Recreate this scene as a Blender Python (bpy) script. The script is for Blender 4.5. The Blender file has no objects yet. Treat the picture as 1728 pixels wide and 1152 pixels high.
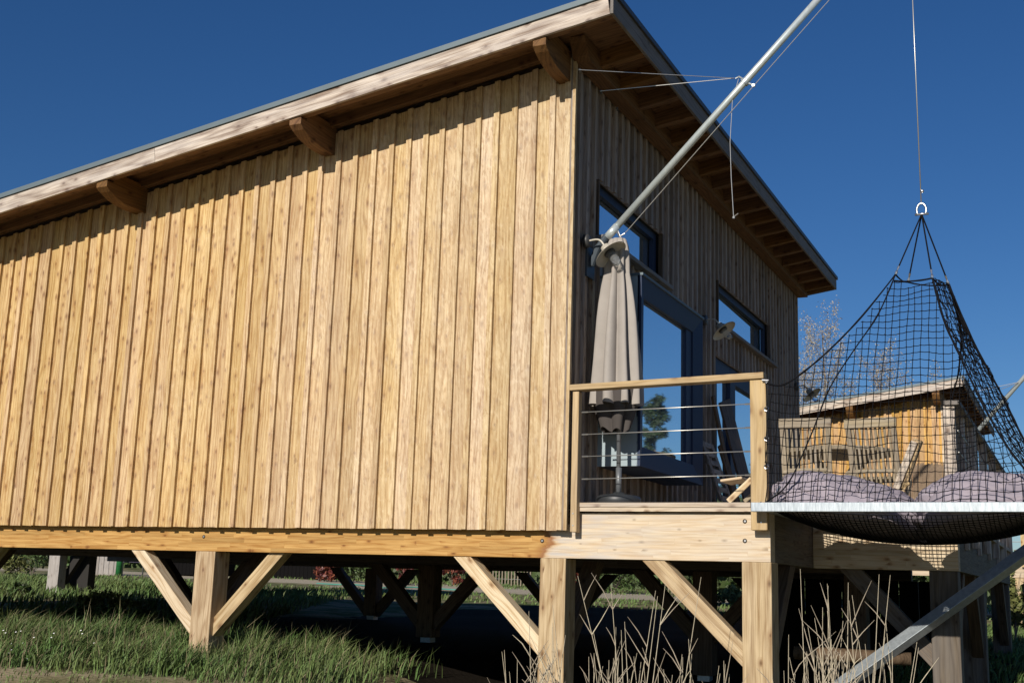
import bpy, math, random
from mathutils import Vector, Matrix, noise as mnoise
random.seed(7)
U = 0.185                                   # one cladding pitch in metres; all measures below are in pitches
V = Vector
sc = bpy.context.scene
col = sc.collection

# ------------------------------------------------------------------ camera
FL, YAW, PIT, ROLL = 2036.97, -0.44498, 0.20064, 0.03131
CAM = V((20.957, -49.864, -2.545))
cy_, sy_, cp_, sp_ = math.cos(YAW), math.sin(YAW), math.cos(PIT), math.sin(PIT)
FW = V((sy_ * cp_, cy_ * cp_, sp_)); R0 = V((cy_, -sy_, 0)); U0 = R0.cross(FW)
RT = R0 * math.cos(ROLL) + U0 * math.sin(ROLL); UP = U0 * math.cos(ROLL) - R0 * math.sin(ROLL)
cam = bpy.data.objects.new('camera', bpy.data.cameras.new('camera')); col.objects.link(cam)
cam.matrix_world = Matrix.Translation(CAM * U) @ Matrix((RT, UP, -FW)).transposed().to_4x4()
cam.data.sensor_width = 36; cam.data.lens = FL / 1728 * 36
cam.data.clip_start = 0.05; cam.data.clip_end = 3000
sc.camera = cam

def at(px, py, ax, val):
    """a point of the place from its photo pixel and one known coordinate"""
    d = FW * FL + RT * (px - 864) - UP * (py - 576)
    return CAM + d * ((val - CAM[ax]) / d[ax])

# ------------------------------------------------------------------ sky, sun, exposure
SUN = V((0.03, 1.0, -0.47)).normalized()    # direction the light travels
w = bpy.data.worlds.new('World'); sc.world = w; w.use_nodes = True
wn = w.node_tree; bg = wn.nodes['Background']
sky = wn.nodes.new('ShaderNodeTexSky'); sky.sky_type = 'NISHITA'; sky.sun_disc = False
sky.sun_elevation = math.atan(0.47); sky.sun_rotation = math.radians(180 + 1.7)
sky.altitude = 0; sky.air_density = 1.0; sky.dust_density = 0.1; sky.ozone_density = 6.0
hsv = wn.nodes.new('ShaderNodeHueSaturation'); hsv.inputs['Saturation'].default_value = 1.16; hsv.inputs['Hue'].default_value = 0.507
wn.links.new(sky.outputs[0], hsv.inputs['Color']); wn.links.new(hsv.outputs[0], bg.inputs[0]); bg.inputs[1].default_value = 0.067
sl = bpy.data.lights.new('sun', 'SUN'); sl.energy = 4.95; sl.angle = math.radians(0.53); sl.color = (1, 0.93, 0.83)
so = bpy.data.objects.new('sun', sl); col.objects.link(so); so.rotation_euler = SUN.to_track_quat('-Z', 'Y').to_euler()
so.location = (0, -30, 30)
sc.view_settings.view_transform = 'Standard'; sc.view_settings.look = 'None'
sc.view_settings.exposure = 0.0; sc.view_settings.gamma = 1; sc.view_settings.use_curve_mapping = False

# ------------------------------------------------------------------ materials
def mat(name):
    m = bpy.data.materials.new(name); m.use_nodes = True
    nt = m.node_tree; return m, nt, nt.nodes['Principled BSDF']
def N(nt, typ, **kw):
    n = nt.nodes.new(typ)
    for k, v in kw.items():
        if k.startswith('i_'): n.inputs[k[2:].replace('_', ' ')].default_value = v
        else: setattr(n, k, v)
    return n
def Lk(nt, a, b): nt.links.new(a, b)
def math_(nt, op, a, b=None, c=None, clamp=False):
    n = nt.nodes.new('ShaderNodeMath'); n.operation = op; n.use_clamp = clamp
    for i, x in enumerate((a, b, c)):
        if x is None: continue
        if isinstance(x, (int, float)): n.inputs[i].default_value = x
        else: nt.links.new(x, n.inputs[i])
    return n.outputs[0]
def mixc(nt, f, a, b, typ='MIX'):
    n = nt.nodes.new('ShaderNodeMix'); n.data_type = 'RGBA'; n.blend_type = typ
    for sck, x in ((n.inputs[0], f), (n.inputs[6], a), (n.inputs[7], b)):
        if isinstance(x, (int, float)): sck.default_value = x
        elif isinstance(x, tuple): sck.default_value = (*x, 1) if len(x) == 3 else x
        else: nt.links.new(x, sck)
    return n.outputs[2]
def ramp(nt, src, *stops):
    n = nt.nodes.new('ShaderNodeValToRGB'); el = n.color_ramp.elements
    while len(el) < len(stops): el.new(0.5)
    for e, (p, c) in zip(el, stops):
        e.position = p; e.color = (*c, 1) if isinstance(c, tuple) else (c, c, c, 1)
    nt.links.new(src, n.inputs[0]); return n.outputs[0]
def comb(nt, x, y, z):
    n = nt.nodes.new('ShaderNodeCombineXYZ')
    for i, a in enumerate((x, y, z)):
        if isinstance(a, (int, float)): n.inputs[i].default_value = a
        else: nt.links.new(a, n.inputs[i])
    return n.outputs[0]

def wood(name, dark, light, tint=(1, 1, 1), var=0.16, knots=0.6, weather=0.0, ring=1.0, rough=0.72, bump=0.5, laminate=0, stain=False, bleach=False):
    """sawn timber; the grain runs along local Z of each piece"""
    m, nt, p = mat(name)
    tc = N(nt, 'ShaderNodeTexCoord'); oi = N(nt, 'ShaderNodeObjectInfo'); geo = N(nt, 'ShaderNodeNewGeometry')
    s = N(nt, 'ShaderNodeSeparateXYZ'); Lk(nt, tc.outputs['Object'], s.inputs[0])
    rnd = oi.outputs['Random']
    a = math_(nt, 'ADD', math_(nt, 'ADD', s.outputs[0], s.outputs[1]), math_(nt, 'MULTIPLY', rnd, 13.7))
    b = math_(nt, 'ADD', s.outputs[1], math_(nt, 'MULTIPLY', rnd, 7.3))
    l = math_(nt, 'ADD', s.outputs[2], math_(nt, 'MULTIPLY', rnd, 91.0))
    lamr = None
    if laminate:
        lay = N(nt, 'ShaderNodeTexBrick', offset=0.37, offset_frequency=1, squash=1.0)
        lay.inputs['Scale'].default_value = 1.0; lay.inputs['Mortar Size'].default_value = 0.0012; lay.inputs['Mortar Smooth'].default_value = 0.0
        lay.inputs['Bias'].default_value = 0.0; lay.inputs['Brick Width'].default_value = 0.62; lay.inputs['Row Height'].default_value = laminate
        lay.inputs['Color1'].default_value = (0, 0, 0, 1); lay.inputs['Color2'].default_value = (1, 1, 1, 1); lay.inputs['Mortar'].default_value = (0.1, 0.1, 0.1, 1)
        wob = N(nt, 'ShaderNodeTexWhiteNoise', noise_dimensions='1D')
        Lk(nt, math_(nt, 'FLOOR', math_(nt, 'DIVIDE', s.outputs[1], laminate)), wob.inputs['W'])
        Lk(nt, comb(nt, math_(nt, 'ADD', l, math_(nt, 'MULTIPLY', wob.outputs[0], 3.0)), s.outputs[1], 0), lay.inputs['Vector'])
        lamr = lay.outputs['Color']
        sp = N(nt, 'ShaderNodeSeparateColor'); Lk(nt, lamr, sp.inputs[0]); lr = sp.outputs[0]
        a = math_(nt, 'ADD', a, math_(nt, 'MULTIPLY', lr, 5.0)); l = math_(nt, 'ADD', l, math_(nt, 'MULTIPLY', lr, 17.0))
    ww = N(nt, 'ShaderNodeTexNoise', noise_dimensions='3D'); ww.inputs['Scale'].default_value = 1.0; ww.inputs['Detail'].default_value = 1.5
    Lk(nt, comb(nt, math_(nt, 'MULTIPLY', a, 6), math_(nt, 'MULTIPLY', b, 2), math_(nt, 'MULTIPLY', l, 1.15)), ww.inputs['Vector'])
    warp = math_(nt, 'SUBTRACT', ww.outputs[0], 0.5)
    # knots
    vo = N(nt, 'ShaderNodeTexVoronoi', feature='F1', voronoi_dimensions='2D'); vo.inputs['Scale'].default_value = 1.0; vo.inputs['Randomness'].default_value = 1.0
    Lk(nt, comb(nt, math_(nt, 'MULTIPLY', a, 13), math_(nt, 'MULTIPLY', l, 7.0), 0), vo.inputs['Vector'])
    vr = N(nt, 'ShaderNodeSeparateColor'); Lk(nt, vo.outputs['Color'], vr.inputs[0])
    has = math_(nt, 'GREATER_THAN', vr.outputs[0], math_(nt, 'SUBTRACT', 1 - knots * 0.35, math_(nt, 'MULTIPLY', rnd, knots * 0.75)))
    kd = vo.outputs['Distance']
    kn = math_(nt, 'MULTIPLY', has, math_(nt, 'SUBTRACT', 1.0, math_(nt, 'DIVIDE', kd, math_(nt, 'MULTIPLY_ADD', vr.outputs[1], 0.18, 0.13)), clamp=True), clamp=True)
    halo = math_(nt, 'MULTIPLY', has, math_(nt, 'SUBTRACT', 1.0, math_(nt, 'DIVIDE', kd, 0.55), clamp=True), clamp=True)
    # growth rings: bands across the face bent by noise and round the knots
    bandv = math_(nt, 'ADD', math_(nt, 'MULTIPLY', a, 58 * ring), math_(nt, 'ADD', math_(nt, 'MULTIPLY', warp, 13.0), math_(nt, 'MULTIPLY', halo, 0.5)))
    ringv = math_(nt, 'MULTIPLY_ADD', math_(nt, 'SINE', math_(nt, 'MULTIPLY', bandv, 2.6)), 0.5, 0.5)
    st = N(nt, 'ShaderNodeTexNoise'); st.inputs['Scale'].default_value = 1.0; st.inputs['Detail'].default_value = 4; st.inputs['Roughness'].default_value = 0.6
    Lk(nt, comb(nt, math_(nt, 'ADD', math_(nt, 'MULTIPLY', a, 130), math_(nt, 'MULTIPLY', warp, 6)), math_(nt, 'MULTIPLY', b, 130), math_(nt, 'MULTIPLY', l, 2.6)), st.inputs['Vector'])
    bl = N(nt, 'ShaderNodeTexNoise'); bl.inputs['Scale'].default_value = 1.0; bl.inputs['Detail'].default_value = 3
    Lk(nt, comb(nt, math_(nt, 'MULTIPLY', a, 15), math_(nt, 'MULTIPLY', b, 6), math_(nt, 'MULTIPLY', l, 3.2)), bl.inputs['Vector'])
    g = math_(nt, 'ADD', math_(nt, 'MULTIPLY', math_(nt, 'POWER', ringv, 2.2), 0.42), math_(nt, 'MULTIPLY', math_(nt, 'MULTIPLY_ADD', st.outputs[0], 2.8, -1.05), 0.8))
    g = math_(nt, 'ADD', g, math_(nt, 'MULTIPLY', math_(nt, 'SUBTRACT', bl.outputs[0], 0.5), 1.1), clamp=True)
    c = mixc(nt, g, light, dark)
    c = mixc(nt, math_(nt, 'MULTIPLY', math_(nt, 'POWER', halo, 1.4), 0.7), c, (dark[0] * 0.95, dark[1] * 0.8, dark[2] * 0.7))
    c = mixc(nt, math_(nt, 'MULTIPLY', kn, 0.9), c, (dark[0] * 0.4, dark[1] * 0.3, dark[2] * 0.25))
    if laminate: c = mixc(nt, 0.6, c, ramp(nt, lamr, (0, (0.55, 0.55, 0.5)), (0.2, (0.8, 0.8, 0.78)), (1, (1.0, 1.0, 1.0))), 'MULTIPLY')
    if weather:
        gn = N(nt, 'ShaderNodeTexNoise'); gn.inputs['Scale'].default_value = 1.0; gn.inputs['Detail'].default_value = 5
        Lk(nt, comb(nt, math_(nt, 'MULTIPLY', a, 18), math_(nt, 'MULTIPLY', b, 18), math_(nt, 'MULTIPLY', l, 1.2)), gn.inputs['Vector'])
        lum = sum(light) / 3
        gm = math_(nt, 'MULTIPLY', ramp(nt, gn.outputs[0], (0.35, 0.0), (0.65, 1.0)), weather, clamp=True)
        c = mixc(nt, gm, c, (lum * 0.98, lum * 0.9, lum * 0.84))
    if bleach:                      # the boards nearest the corner have weathered paler
        ps = N(nt, 'ShaderNodeSeparateXYZ'); Lk(nt, geo.outputs['Position'], ps.inputs[0])
        n2 = N(nt, 'ShaderNodeTexNoise'); n2.inputs['Scale'].default_value = 1.3; n2.inputs['Detail'].default_value = 3; Lk(nt, geo.outputs['Position'], n2.inputs['Vector'])
        fx = math_(nt, 'ADD', math_(nt, 'DIVIDE', math_(nt, 'ADD', ps.outputs[0], 4.2), 5.2), math_(nt, 'MULTIPLY', math_(nt, 'SUBTRACT', n2.outputs[0], 0.5), 1.1))
        fx = math_(nt, 'ADD', fx, math_(nt, 'MULTIPLY', math_(nt, 'SUBTRACT', rnd, 0.5), 0.35))
        fz = math_(nt, 'SUBTRACT', 1.0, math_(nt, 'MULTIPLY', ps.outputs[2], 0.16), clamp=True)
        c = mixc(nt, math_(nt, 'MULTIPLY', fx, 0.72, clamp=True), c, mixc(nt, g, (0.70, 0.59, 0.43), (0.45, 0.35, 0.23)))
        c = mixc(nt, math_(nt, 'MULTIPLY', fz, 0.30, clamp=True), c, mixc(nt, g, (0.56, 0.42, 0.27), (0.32, 0.18, 0.09)))
    if stain:                       # varnish ends near the corner, bare wood beyond
        ps = N(nt, 'ShaderNodeSeparateXYZ'); Lk(nt, geo.outputs['Position'], ps.inputs[0])
        sn = N(nt, 'ShaderNodeTexNoise'); sn.inputs['Scale'].default_value = 1.0; sn.inputs['Detail'].default_value = 4
        Lk(nt, comb(nt, math_(nt, 'MULTIPLY', ps.outputs[0], 2.5), 0, math_(nt, 'MULTIPLY', ps.outputs[2], 22)), sn.inputs['Vector'])
        dz = math_(nt, 'ABSOLUTE', math_(nt, 'ADD', ps.outputs[2], 0.06))
        lim = math_(nt, 'ADD', math_(nt, 'ADD', ps.outputs[0], 0.10), math_(nt, 'ADD', math_(nt, 'MULTIPLY', dz, 0.9), math_(nt, 'MULTIPLY', math_(nt, 'SUBTRACT', sn.outputs[0], 0.5), 0.22)))
        old = ramp(nt, math_(nt, 'MULTIPLY_ADD', lim, 8.0, 0.5), (0.0, 0.0), (1.0, 1.0))
        edge = ramp(nt, math_(nt, 'MULTIPLY_ADD', lim, 4.0, 0.5), (0.0, 0.0), (0.42, 0.8), (0.55, 0.0))
        gz = math_(nt, 'MULTIPLY', ramp(nt, sn.outputs[0], (0.4, 0.0), (0.62, 1.0)), ramp(nt, math_(nt, 'MULTIPLY', ps.outputs[0], 0.9), (0.0, 0.85), (0.8, 0.25)))
        bare = mixc(nt, g, (0.66, 0.55, 0.40), (0.50, 0.36, 0.22))
        bare = mixc(nt, math_(nt, 'MULTIPLY', kn, 0.7), bare, (0.2, 0.13, 0.07))
        bare = mixc(nt, math_(nt, 'MULTIPLY', gz, 0.75), bare, (0.42, 0.42, 0.43))
        bare = mixc(nt, 0.34, bare, ramp(nt, lamr, (0, (0.6, 0.58, 0.55)), (0.2, (0.85, 0.85, 0.82)), (1, (1.0, 1.0, 1.0))), 'MULTIPLY')
        c = mixc(nt, old, c, bare); c = mixc(nt, edge, c, (0.22, 0.07, 0.015))
    if bleach:                      # wavy figure: pale and dark flames in the planed face
        fl = N(nt, 'ShaderNodeTexNoise'); fl.inputs['Scale'].default_value = 1.0; fl.inputs['Detail'].default_value = 3; fl.inputs['Distortion'].default_value = 0.2
        Lk(nt, comb(nt, math_(nt, 'MULTIPLY', a, 40), math_(nt, 'MULTIPLY', b, 9), math_(nt, 'ADD', math_(nt, 'MULTIPLY', l, 17), math_(nt, 'MULTIPLY', a, 14))), fl.inputs['Vector'])
        fam = math_(nt, 'MULTIPLY_ADD', ramp(nt, math_(nt, 'MULTIPLY_ADD', fx, 0.5, 0.25), (0.3, 0.0), (0.8, 1.0)), 0.4, 0.14)
        c = mixc(nt, math_(nt, 'MULTIPLY', ramp(nt, fl.outputs[0], (0.56, 0.0), (0.68, 1.0)), fam), c, (0.76, 0.62, 0.42))
        c = mixc(nt, math_(nt, 'MULTIPLY', ramp(nt, fl.outputs[0], (0.33, 1.0), (0.44, 0.0)), fam), c, (0.30, 0.16, 0.06))
    hs = N(nt, 'ShaderNodeHueSaturation')
    r2 = N(nt, 'ShaderNodeTexWhiteNoise', noise_dimensions='1D'); Lk(nt, math_(nt, 'MULTIPLY', rnd, 517.0), r2.inputs['W'])
    Lk(nt, math_(nt, 'ADD', 1 - var, math_(nt, 'MULTIPLY', rnd, 2 * var)), hs.inputs['Value'])
    Lk(nt, math_(nt, 'ADD', 1 - var * 0.8, math_(nt, 'MULTIPLY', r2.outputs[0], var * 1.6)), hs.inputs['Saturation'])
    Lk(nt, math_(nt, 'ADD', 0.5 - 0.003, math_(nt, 'MULTIPLY', r2.outputs[0], 0.007)), hs.inputs['Hue'])
    Lk(nt, mixc(nt, 1.0, c, tint, 'MULTIPLY'), hs.inputs['Color'])
    Lk(nt, hs.outputs[0], p.inputs['Base Color'])
    p.inputs['Roughness'].default_value = rough; p.inputs['Specular IOR Level'].default_value = 0.35
    bp = N(nt, 'ShaderNodeBump'); bp.inputs['Strength'].default_value = bump; bp.inputs['Distance'].default_value = 0.004
    hgt = math_(nt, 'ADD', math_(nt, 'MULTIPLY', g, -0.6), math_(nt, 'ADD', math_(nt, 'MULTIPLY', halo, 1.5), math_(nt, 'MULTIPLY', kn, -1.1)))
    Lk(nt, hgt, bp.inputs['Height']); Lk(nt, bp.outputs[0], p.inputs['Normal'])
    return m

def simple(name, c, rough=0.6, metal=0.0, var=0.0, scale=8.0, c2=None, bump=0.0, stretch=(1, 1, 1), spec=0.5, island=0.0, coords='Object'):
    m, nt, p = mat(name)
    tc = N(nt, 'ShaderNodeTexCoord'); mp = N(nt, 'ShaderNodeMapping'); mp.inputs['Scale'].default_value = stretch
    Lk(nt, tc.outputs[coords], mp.inputs[0])
    n = N(nt, 'ShaderNodeTexNoise'); n.inputs['Scale'].default_value = scale; n.inputs['Detail'].default_value = 6; n.inputs['Roughness'].default_value = 0.65
    Lk(nt, mp.outputs[0], n.inputs['Vector'])
    cc = mixc(nt, ramp(nt, n.outputs[0], (0.3, 0.0), (0.7, 1.0)), c, c2 if c2 else tuple(x * (1 - var) for x in c))
    if island:
        g = N(nt, 'ShaderNodeNewGeometry'); hs = N(nt, 'ShaderNodeHueSaturation')
        Lk(nt, math_(nt, 'ADD', 1 - island, math_(nt, 'MULTIPLY', g.outputs['Random Per Island'], 2 * island)), hs.inputs['Value'])
        Lk(nt, math_(nt, 'ADD', 0.5 - island * 0.04, math_(nt, 'MULTIPLY', g.outputs['Random Per Island'], island * 0.08)), hs.inputs['Hue'])
        Lk(nt, cc, hs.inputs['Color']); cc = hs.outputs[0]
    Lk(nt, cc, p.inputs['Base Color']); p.inputs['Roughness'].default_value = rough; p.inputs['Metallic'].default_value = metal
    p.inputs['Specular IOR Level'].default_value = spec
    if bump:
        b = N(nt, 'ShaderNodeBump'); b.inputs['Strength'].default_value = bump; b.inputs['Distance'].default_value = 0.01
        Lk(nt, n.outputs[0], b.inputs['Height']); Lk(nt, b.outputs[0], p.inputs['Normal'])
    return m

M = {}
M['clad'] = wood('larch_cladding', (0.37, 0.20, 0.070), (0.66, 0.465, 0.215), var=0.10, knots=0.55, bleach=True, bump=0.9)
M['clad_shade'] = wood('weathered_shaded_cladding', (0.18, 0.125, 0.085), (0.38, 0.30, 0.235), var=0.22, knots=0.45, weather=0.5)  # weathered front boards, also darkened because that wall lies in shade
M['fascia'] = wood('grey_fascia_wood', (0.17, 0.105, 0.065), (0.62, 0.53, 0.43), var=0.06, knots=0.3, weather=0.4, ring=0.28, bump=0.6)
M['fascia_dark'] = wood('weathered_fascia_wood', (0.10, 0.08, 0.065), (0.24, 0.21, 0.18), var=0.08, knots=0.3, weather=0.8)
M['beam'] = wood('glulam_beam_wood', (0.33, 0.15, 0.03), (0.55, 0.33, 0.11), var=0.03, knots=0.12, laminate=0.044, stain=True, ring=0.8, bump=0.3)
M['glulam'] = wood('weathered_shaded_glulam', (0.085, 0.06, 0.04), (0.19, 0.15, 0.11), var=0.05, knots=0.3, laminate=0.044, weather=0.5)  # weathered timber, its colour darkened further for the shade below the decks
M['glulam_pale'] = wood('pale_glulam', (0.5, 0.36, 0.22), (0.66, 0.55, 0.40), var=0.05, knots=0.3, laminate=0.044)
M['post'] = wood('pile_wood', (0.27, 0.165, 0.07), (0.56, 0.425, 0.25), var=0.06, knots=0.3, weather=0.08, ring=0.5)
M['brace'] = wood('pale_brace_wood', (0.44, 0.30, 0.16), (0.72, 0.60, 0.42), var=0.06, knots=0.35, ring=0.7)
M['rafter'] = wood('rafter_wood', (0.10, 0.046, 0.015), (0.21, 0.105, 0.038), var=0.12, knots=0.4)
M['rail'] = wood('railing_wood', (0.34, 0.22, 0.09), (0.54, 0.39, 0.20), var=0.10, knots=0.3, weather=0.2, ring=0.8)
M['deck'] = wood('deck_board_wood', (0.34, 0.25, 0.16), (0.55, 0.45, 0.32), var=0.1, knots=0.35, weather=0.5)
M['teak'] = wood('garden_teak', (0.19, 0.145, 0.085), (0.36, 0.295, 0.20), var=0.12, knots=0.1, weather=0.4)
M['plank'] = wood('dull_plank_wood', (0.06, 0.04, 0.026), (0.13, 0.09, 0.06), var=0.25, knots=0.3)  # darkened to put the shade on inner piles and braces into the wood
M['oldfence'] = wood('silvered_fence_wood', (0.16, 0.14, 0.12), (0.34, 0.31, 0.28), var=0.2, knots=0.2, weather=0.6)
M['blackwood'] = simple('black_stained_boards', (0.005, 0.0045, 0.0045), 0.9, spec=0.1)
M['zinc'] = simple('zinc_roof_trim', (0.13, 0.17, 0.19), 0.6, 0.2, var=0.2, scale=3)
M['roofing'] = simple('roof_covering', (0.07, 0.075, 0.08), 0.8)
def galv(name, c, c2, metal=0.55, rough=0.42, st=(14, 14, 3)):
    m = simple(name, c, rough, metal, c2=c2, scale=6, bump=0.05, stretch=st); return m
M['galv'] = galv('galvanised_frame_steel', (0.26, 0.30, 0.33), (0.50, 0.55, 0.58), metal=0.4, st=(1.5, 1.5, 11))
M['galv_dull'] = galv('dull_galvanised_steel', (0.34, 0.38, 0.40), (0.52, 0.56, 0.57), metal=0.5, st=(5, 5, 5))
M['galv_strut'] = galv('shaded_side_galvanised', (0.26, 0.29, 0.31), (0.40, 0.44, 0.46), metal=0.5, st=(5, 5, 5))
M['pole'] = galv('galvanised_pole_steel', (0.44, 0.49, 0.49), (0.58, 0.63, 0.62), metal=0.35, rough=0.35, st=(4, 4, 1.5))
M['cable'] = simple('steel_cable', (0.55, 0.53, 0.48), 0.35, 0.7)
M['bolt'] = simple('zinc_bolt', (0.6, 0.6, 0.6), 0.3, 0.9)
M['hole'] = simple('bolt_recess', (0.02, 0.015, 0.01), 0.9)
M['navy'] = simple('navy_window_frame', (0.028, 0.042, 0.082), 0.55, 0.0, spec=0.2)
M['bracket'] = simple('dark_painted_bracket', (0.05, 0.065, 0.08), 0.5, 0.2)
M['paleblue'] = simple('grey_blue_lacquer', (0.30, 0.37, 0.40), 0.4)
m, nt, p = mat('window_glass'); M['glass'] = m
p.inputs['Base Color'].default_value = (0.70, 0.78, 0.82, 1); p.inputs['Metallic'].default_value = 0.9; p.inputs['Roughness'].default_value = 0.02
M['dark'] = simple('dark_interior', (0.02, 0.018, 0.016), 0.9)
M['black'] = simple('black_net_cord', (0.006, 0.006, 0.007), 0.95, spec=0.1)
M['rope'] = simple('black_rope', (0.008, 0.008, 0.01), 0.95, spec=0.1)
M['canvas'] = simple('taupe_parasol_canvas', (0.37, 0.335, 0.30), 0.9, c2=(0.31, 0.28, 0.25), scale=4)
M['canvasdark'] = simple('dark_canvas_lining', (0.07, 0.06, 0.055), 0.9)
M['cushion'] = simple('lavender_cushion_fabric', (0.315, 0.275, 0.315), 0.85, c2=(0.275, 0.24, 0.275), scale=3, bump=0.1)
M['enamel'] = simple('cream_enamel', (0.50, 0.46, 0.38), 0.35)
M['greyenamel'] = simple('grey_enamel', (0.33, 0.33, 0.30), 0.4)
M['darkmetal'] = simple('dark_lamp_metal', (0.05, 0.05, 0.05), 0.5)
m, nt, p = mat('clear_glass'); M['clear'] = m
p.inputs['Base Color'].default_value = (0.9, 0.92, 0.92, 1); p.inputs['Roughness'].default_value = 0.03; p.inputs['Transmission Weight'].default_value = 0.9; p.inputs['IOR'].default_value = 1.3
M['plastic'] = simple('dark_grey_plastic', (0.03, 0.033, 0.036), 0.45)
M['poleg'] = simple('grey_painted_pole', (0.16, 0.17, 0.18), 0.4, 0.3)
M['reed'] = simple('dry_reed', (0.47, 0.41, 0.30), 0.8, c2=(0.30, 0.25, 0.17), scale=20, island=0.3)
M['reedgreen'] = simple('green_reed_leaf', (0.13, 0.17, 0.03), 0.7, island=0.3)
M['grass'] = simple('grass_blades', (0.065, 0.125, 0.03), 0.6, c2=(0.15, 0.18, 0.06), scale=0.9, island=0.5, spec=0.3, coords='Object')
M['drygrass'] = simple('dry_grass_blades', (0.20, 0.17, 0.09), 0.8, island=0.4)
M['leaf'] = simple('green_leaves', (0.055, 0.085, 0.022), 0.6, island=0.6)
M['leafyellow'] = simple('yellow_green_leaves', (0.13, 0.14, 0.04), 0.7, island=0.55)
M['leafred'] = simple('red_leaves', (0.13, 0.028, 0.02), 0.5, island=0.7)
M['leafpine'] = simple('pine_needles', (0.035, 0.055, 0.02), 0.7, island=0.6)
M['leaftan'] = simple('pale_autumn_leaves', (0.32, 0.285, 0.22), 0.8, island=0.4)
M['bark'] = simple('bark', (0.20, 0.16, 0.13), 0.9, c2=(0.10, 0.08, 0.07), scale=12, bump=0.5)
M['greenpaint'] = simple('green_painted_post', (0.02, 0.20, 0.05), 0.6, var=0.6, scale=9)
M['signboard'] = simple('sign_board', (0.05, 0.04, 0.07), 0.5)
M['white'] = simple('white_paint', (0.8, 0.8, 0.8), 0.5)
M['mat'] = simple('brushwood_mat', (0.16, 0.11, 0.07), 0.95, c2=(0.30, 0.22, 0.15), scale=30, stretch=(1, 1, 8), bump=0.8)
M['chestnut'] = simple('chestnut_pale', (0.22, 0.18, 0.13), 0.9, island=0.3)
M['hose'] = simple('green_hose', (0.08, 0.28, 0.22), 0.5)
M['petal'] = simple('white_petals', (0.8, 0.8, 0.78), 0.6)

# ground: short turf with straw and bare sandy tracks
def ground_mat():
    m, nt, p = mat('ground_turf')
    geo = N(nt, 'ShaderNodeNewGeometry'); ps = N(nt, 'ShaderNodeSeparateXYZ'); Lk(nt, geo.outputs['Position'], ps.inputs[0])
    def nz(sc_, det=5, off=0):
        n = N(nt, 'ShaderNodeTexNoise'); n.inputs['Scale'].default_value = sc_; n.inputs['Detail'].default_value = det
        mp = N(nt, 'ShaderNodeMapping'); mp.inputs['Location'].default_value = (off, off, 0); Lk(nt, geo.outputs['Position'], mp.inputs[0]); Lk(nt, mp.outputs[0], n.inputs['Vector']); return n.outputs[0]
    green = mixc(nt, ramp(nt, nz(9), (0.35, 0), (0.65, 1)), (0.045, 0.075, 0.022), (0.10, 0.12, 0.045))
    straw = mixc(nt, ramp(nt, nz(22, 8, 3), (0.35, 0), (0.65, 1)), (0.17, 0.135, 0.08), (0.33, 0.27, 0.17))
    sand = mixc(nt, ramp(nt, nz(14, 8, 9), (0.3, 0), (0.7, 1)), (0.30, 0.25, 0.17), (0.50, 0.44, 0.34))
    x, y = ps.outputs[0], ps.outputs[1]
    wob = math_(nt, 'MULTIPLY', math_(nt, 'SUBTRACT', nz(0.5, 4), 0.5), 2.6)
    wob2 = math_(nt, 'MULTIPLY', math_(nt, 'SUBTRACT', nz(0.12, 5, 5), 0.5), 14.0)
    yy = math_(nt, 'ADD', y, wob); yf = math_(nt, 'ADD', y, wob2)
    near = ramp(nt, math_(nt, 'MULTIPLY_ADD', yy, -1.2, -0.2), (0.0, 0.0), (1.0, 1.0))       # south of y = -1 m the track starts
    strawm = ramp(nt, nz(1.6, 6, 2), (0.42, 0.0), (0.58, 0.9))
    far = ramp(nt, math_(nt, 'ABSOLUTE', math_(nt, 'DIVIDE', math_(nt, 'SUBTRACT', yf, 30.5), 5.0)), (0.55, 1.0), (0.8, 0.0))
    c = mixc(nt, strawm, green, straw)
    c = mixc(nt, near, c, mixc(nt, ramp(nt, nz(1.1, 6, 7), (0.42, 0), (0.6, 1)), mixc(nt, 0.45, green, straw), mixc(nt, 0.5, straw, sand)))
    c = mixc(nt, far, c, sand)
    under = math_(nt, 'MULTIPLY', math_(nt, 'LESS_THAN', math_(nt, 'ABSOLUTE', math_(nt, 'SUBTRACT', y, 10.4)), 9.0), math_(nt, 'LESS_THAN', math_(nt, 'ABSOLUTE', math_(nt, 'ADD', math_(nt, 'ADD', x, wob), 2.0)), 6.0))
    c = mixc(nt, under, c, (0.014, 0.011, 0.008))        # shade under the cabin painted near black into the bare soil
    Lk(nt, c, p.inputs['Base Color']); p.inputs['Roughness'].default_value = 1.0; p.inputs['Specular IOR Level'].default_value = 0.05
    b = N(nt, 'ShaderNodeBump'); b.inputs['Strength'].default_value = 0.6; b.inputs['Distance'].default_value = 0.03
    Lk(nt, nz(18, 8, 1), b.inputs['Height']); Lk(nt, b.outputs[0], p.inputs['Normal'])
    return m
M['ground'] = ground_mat()

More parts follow.
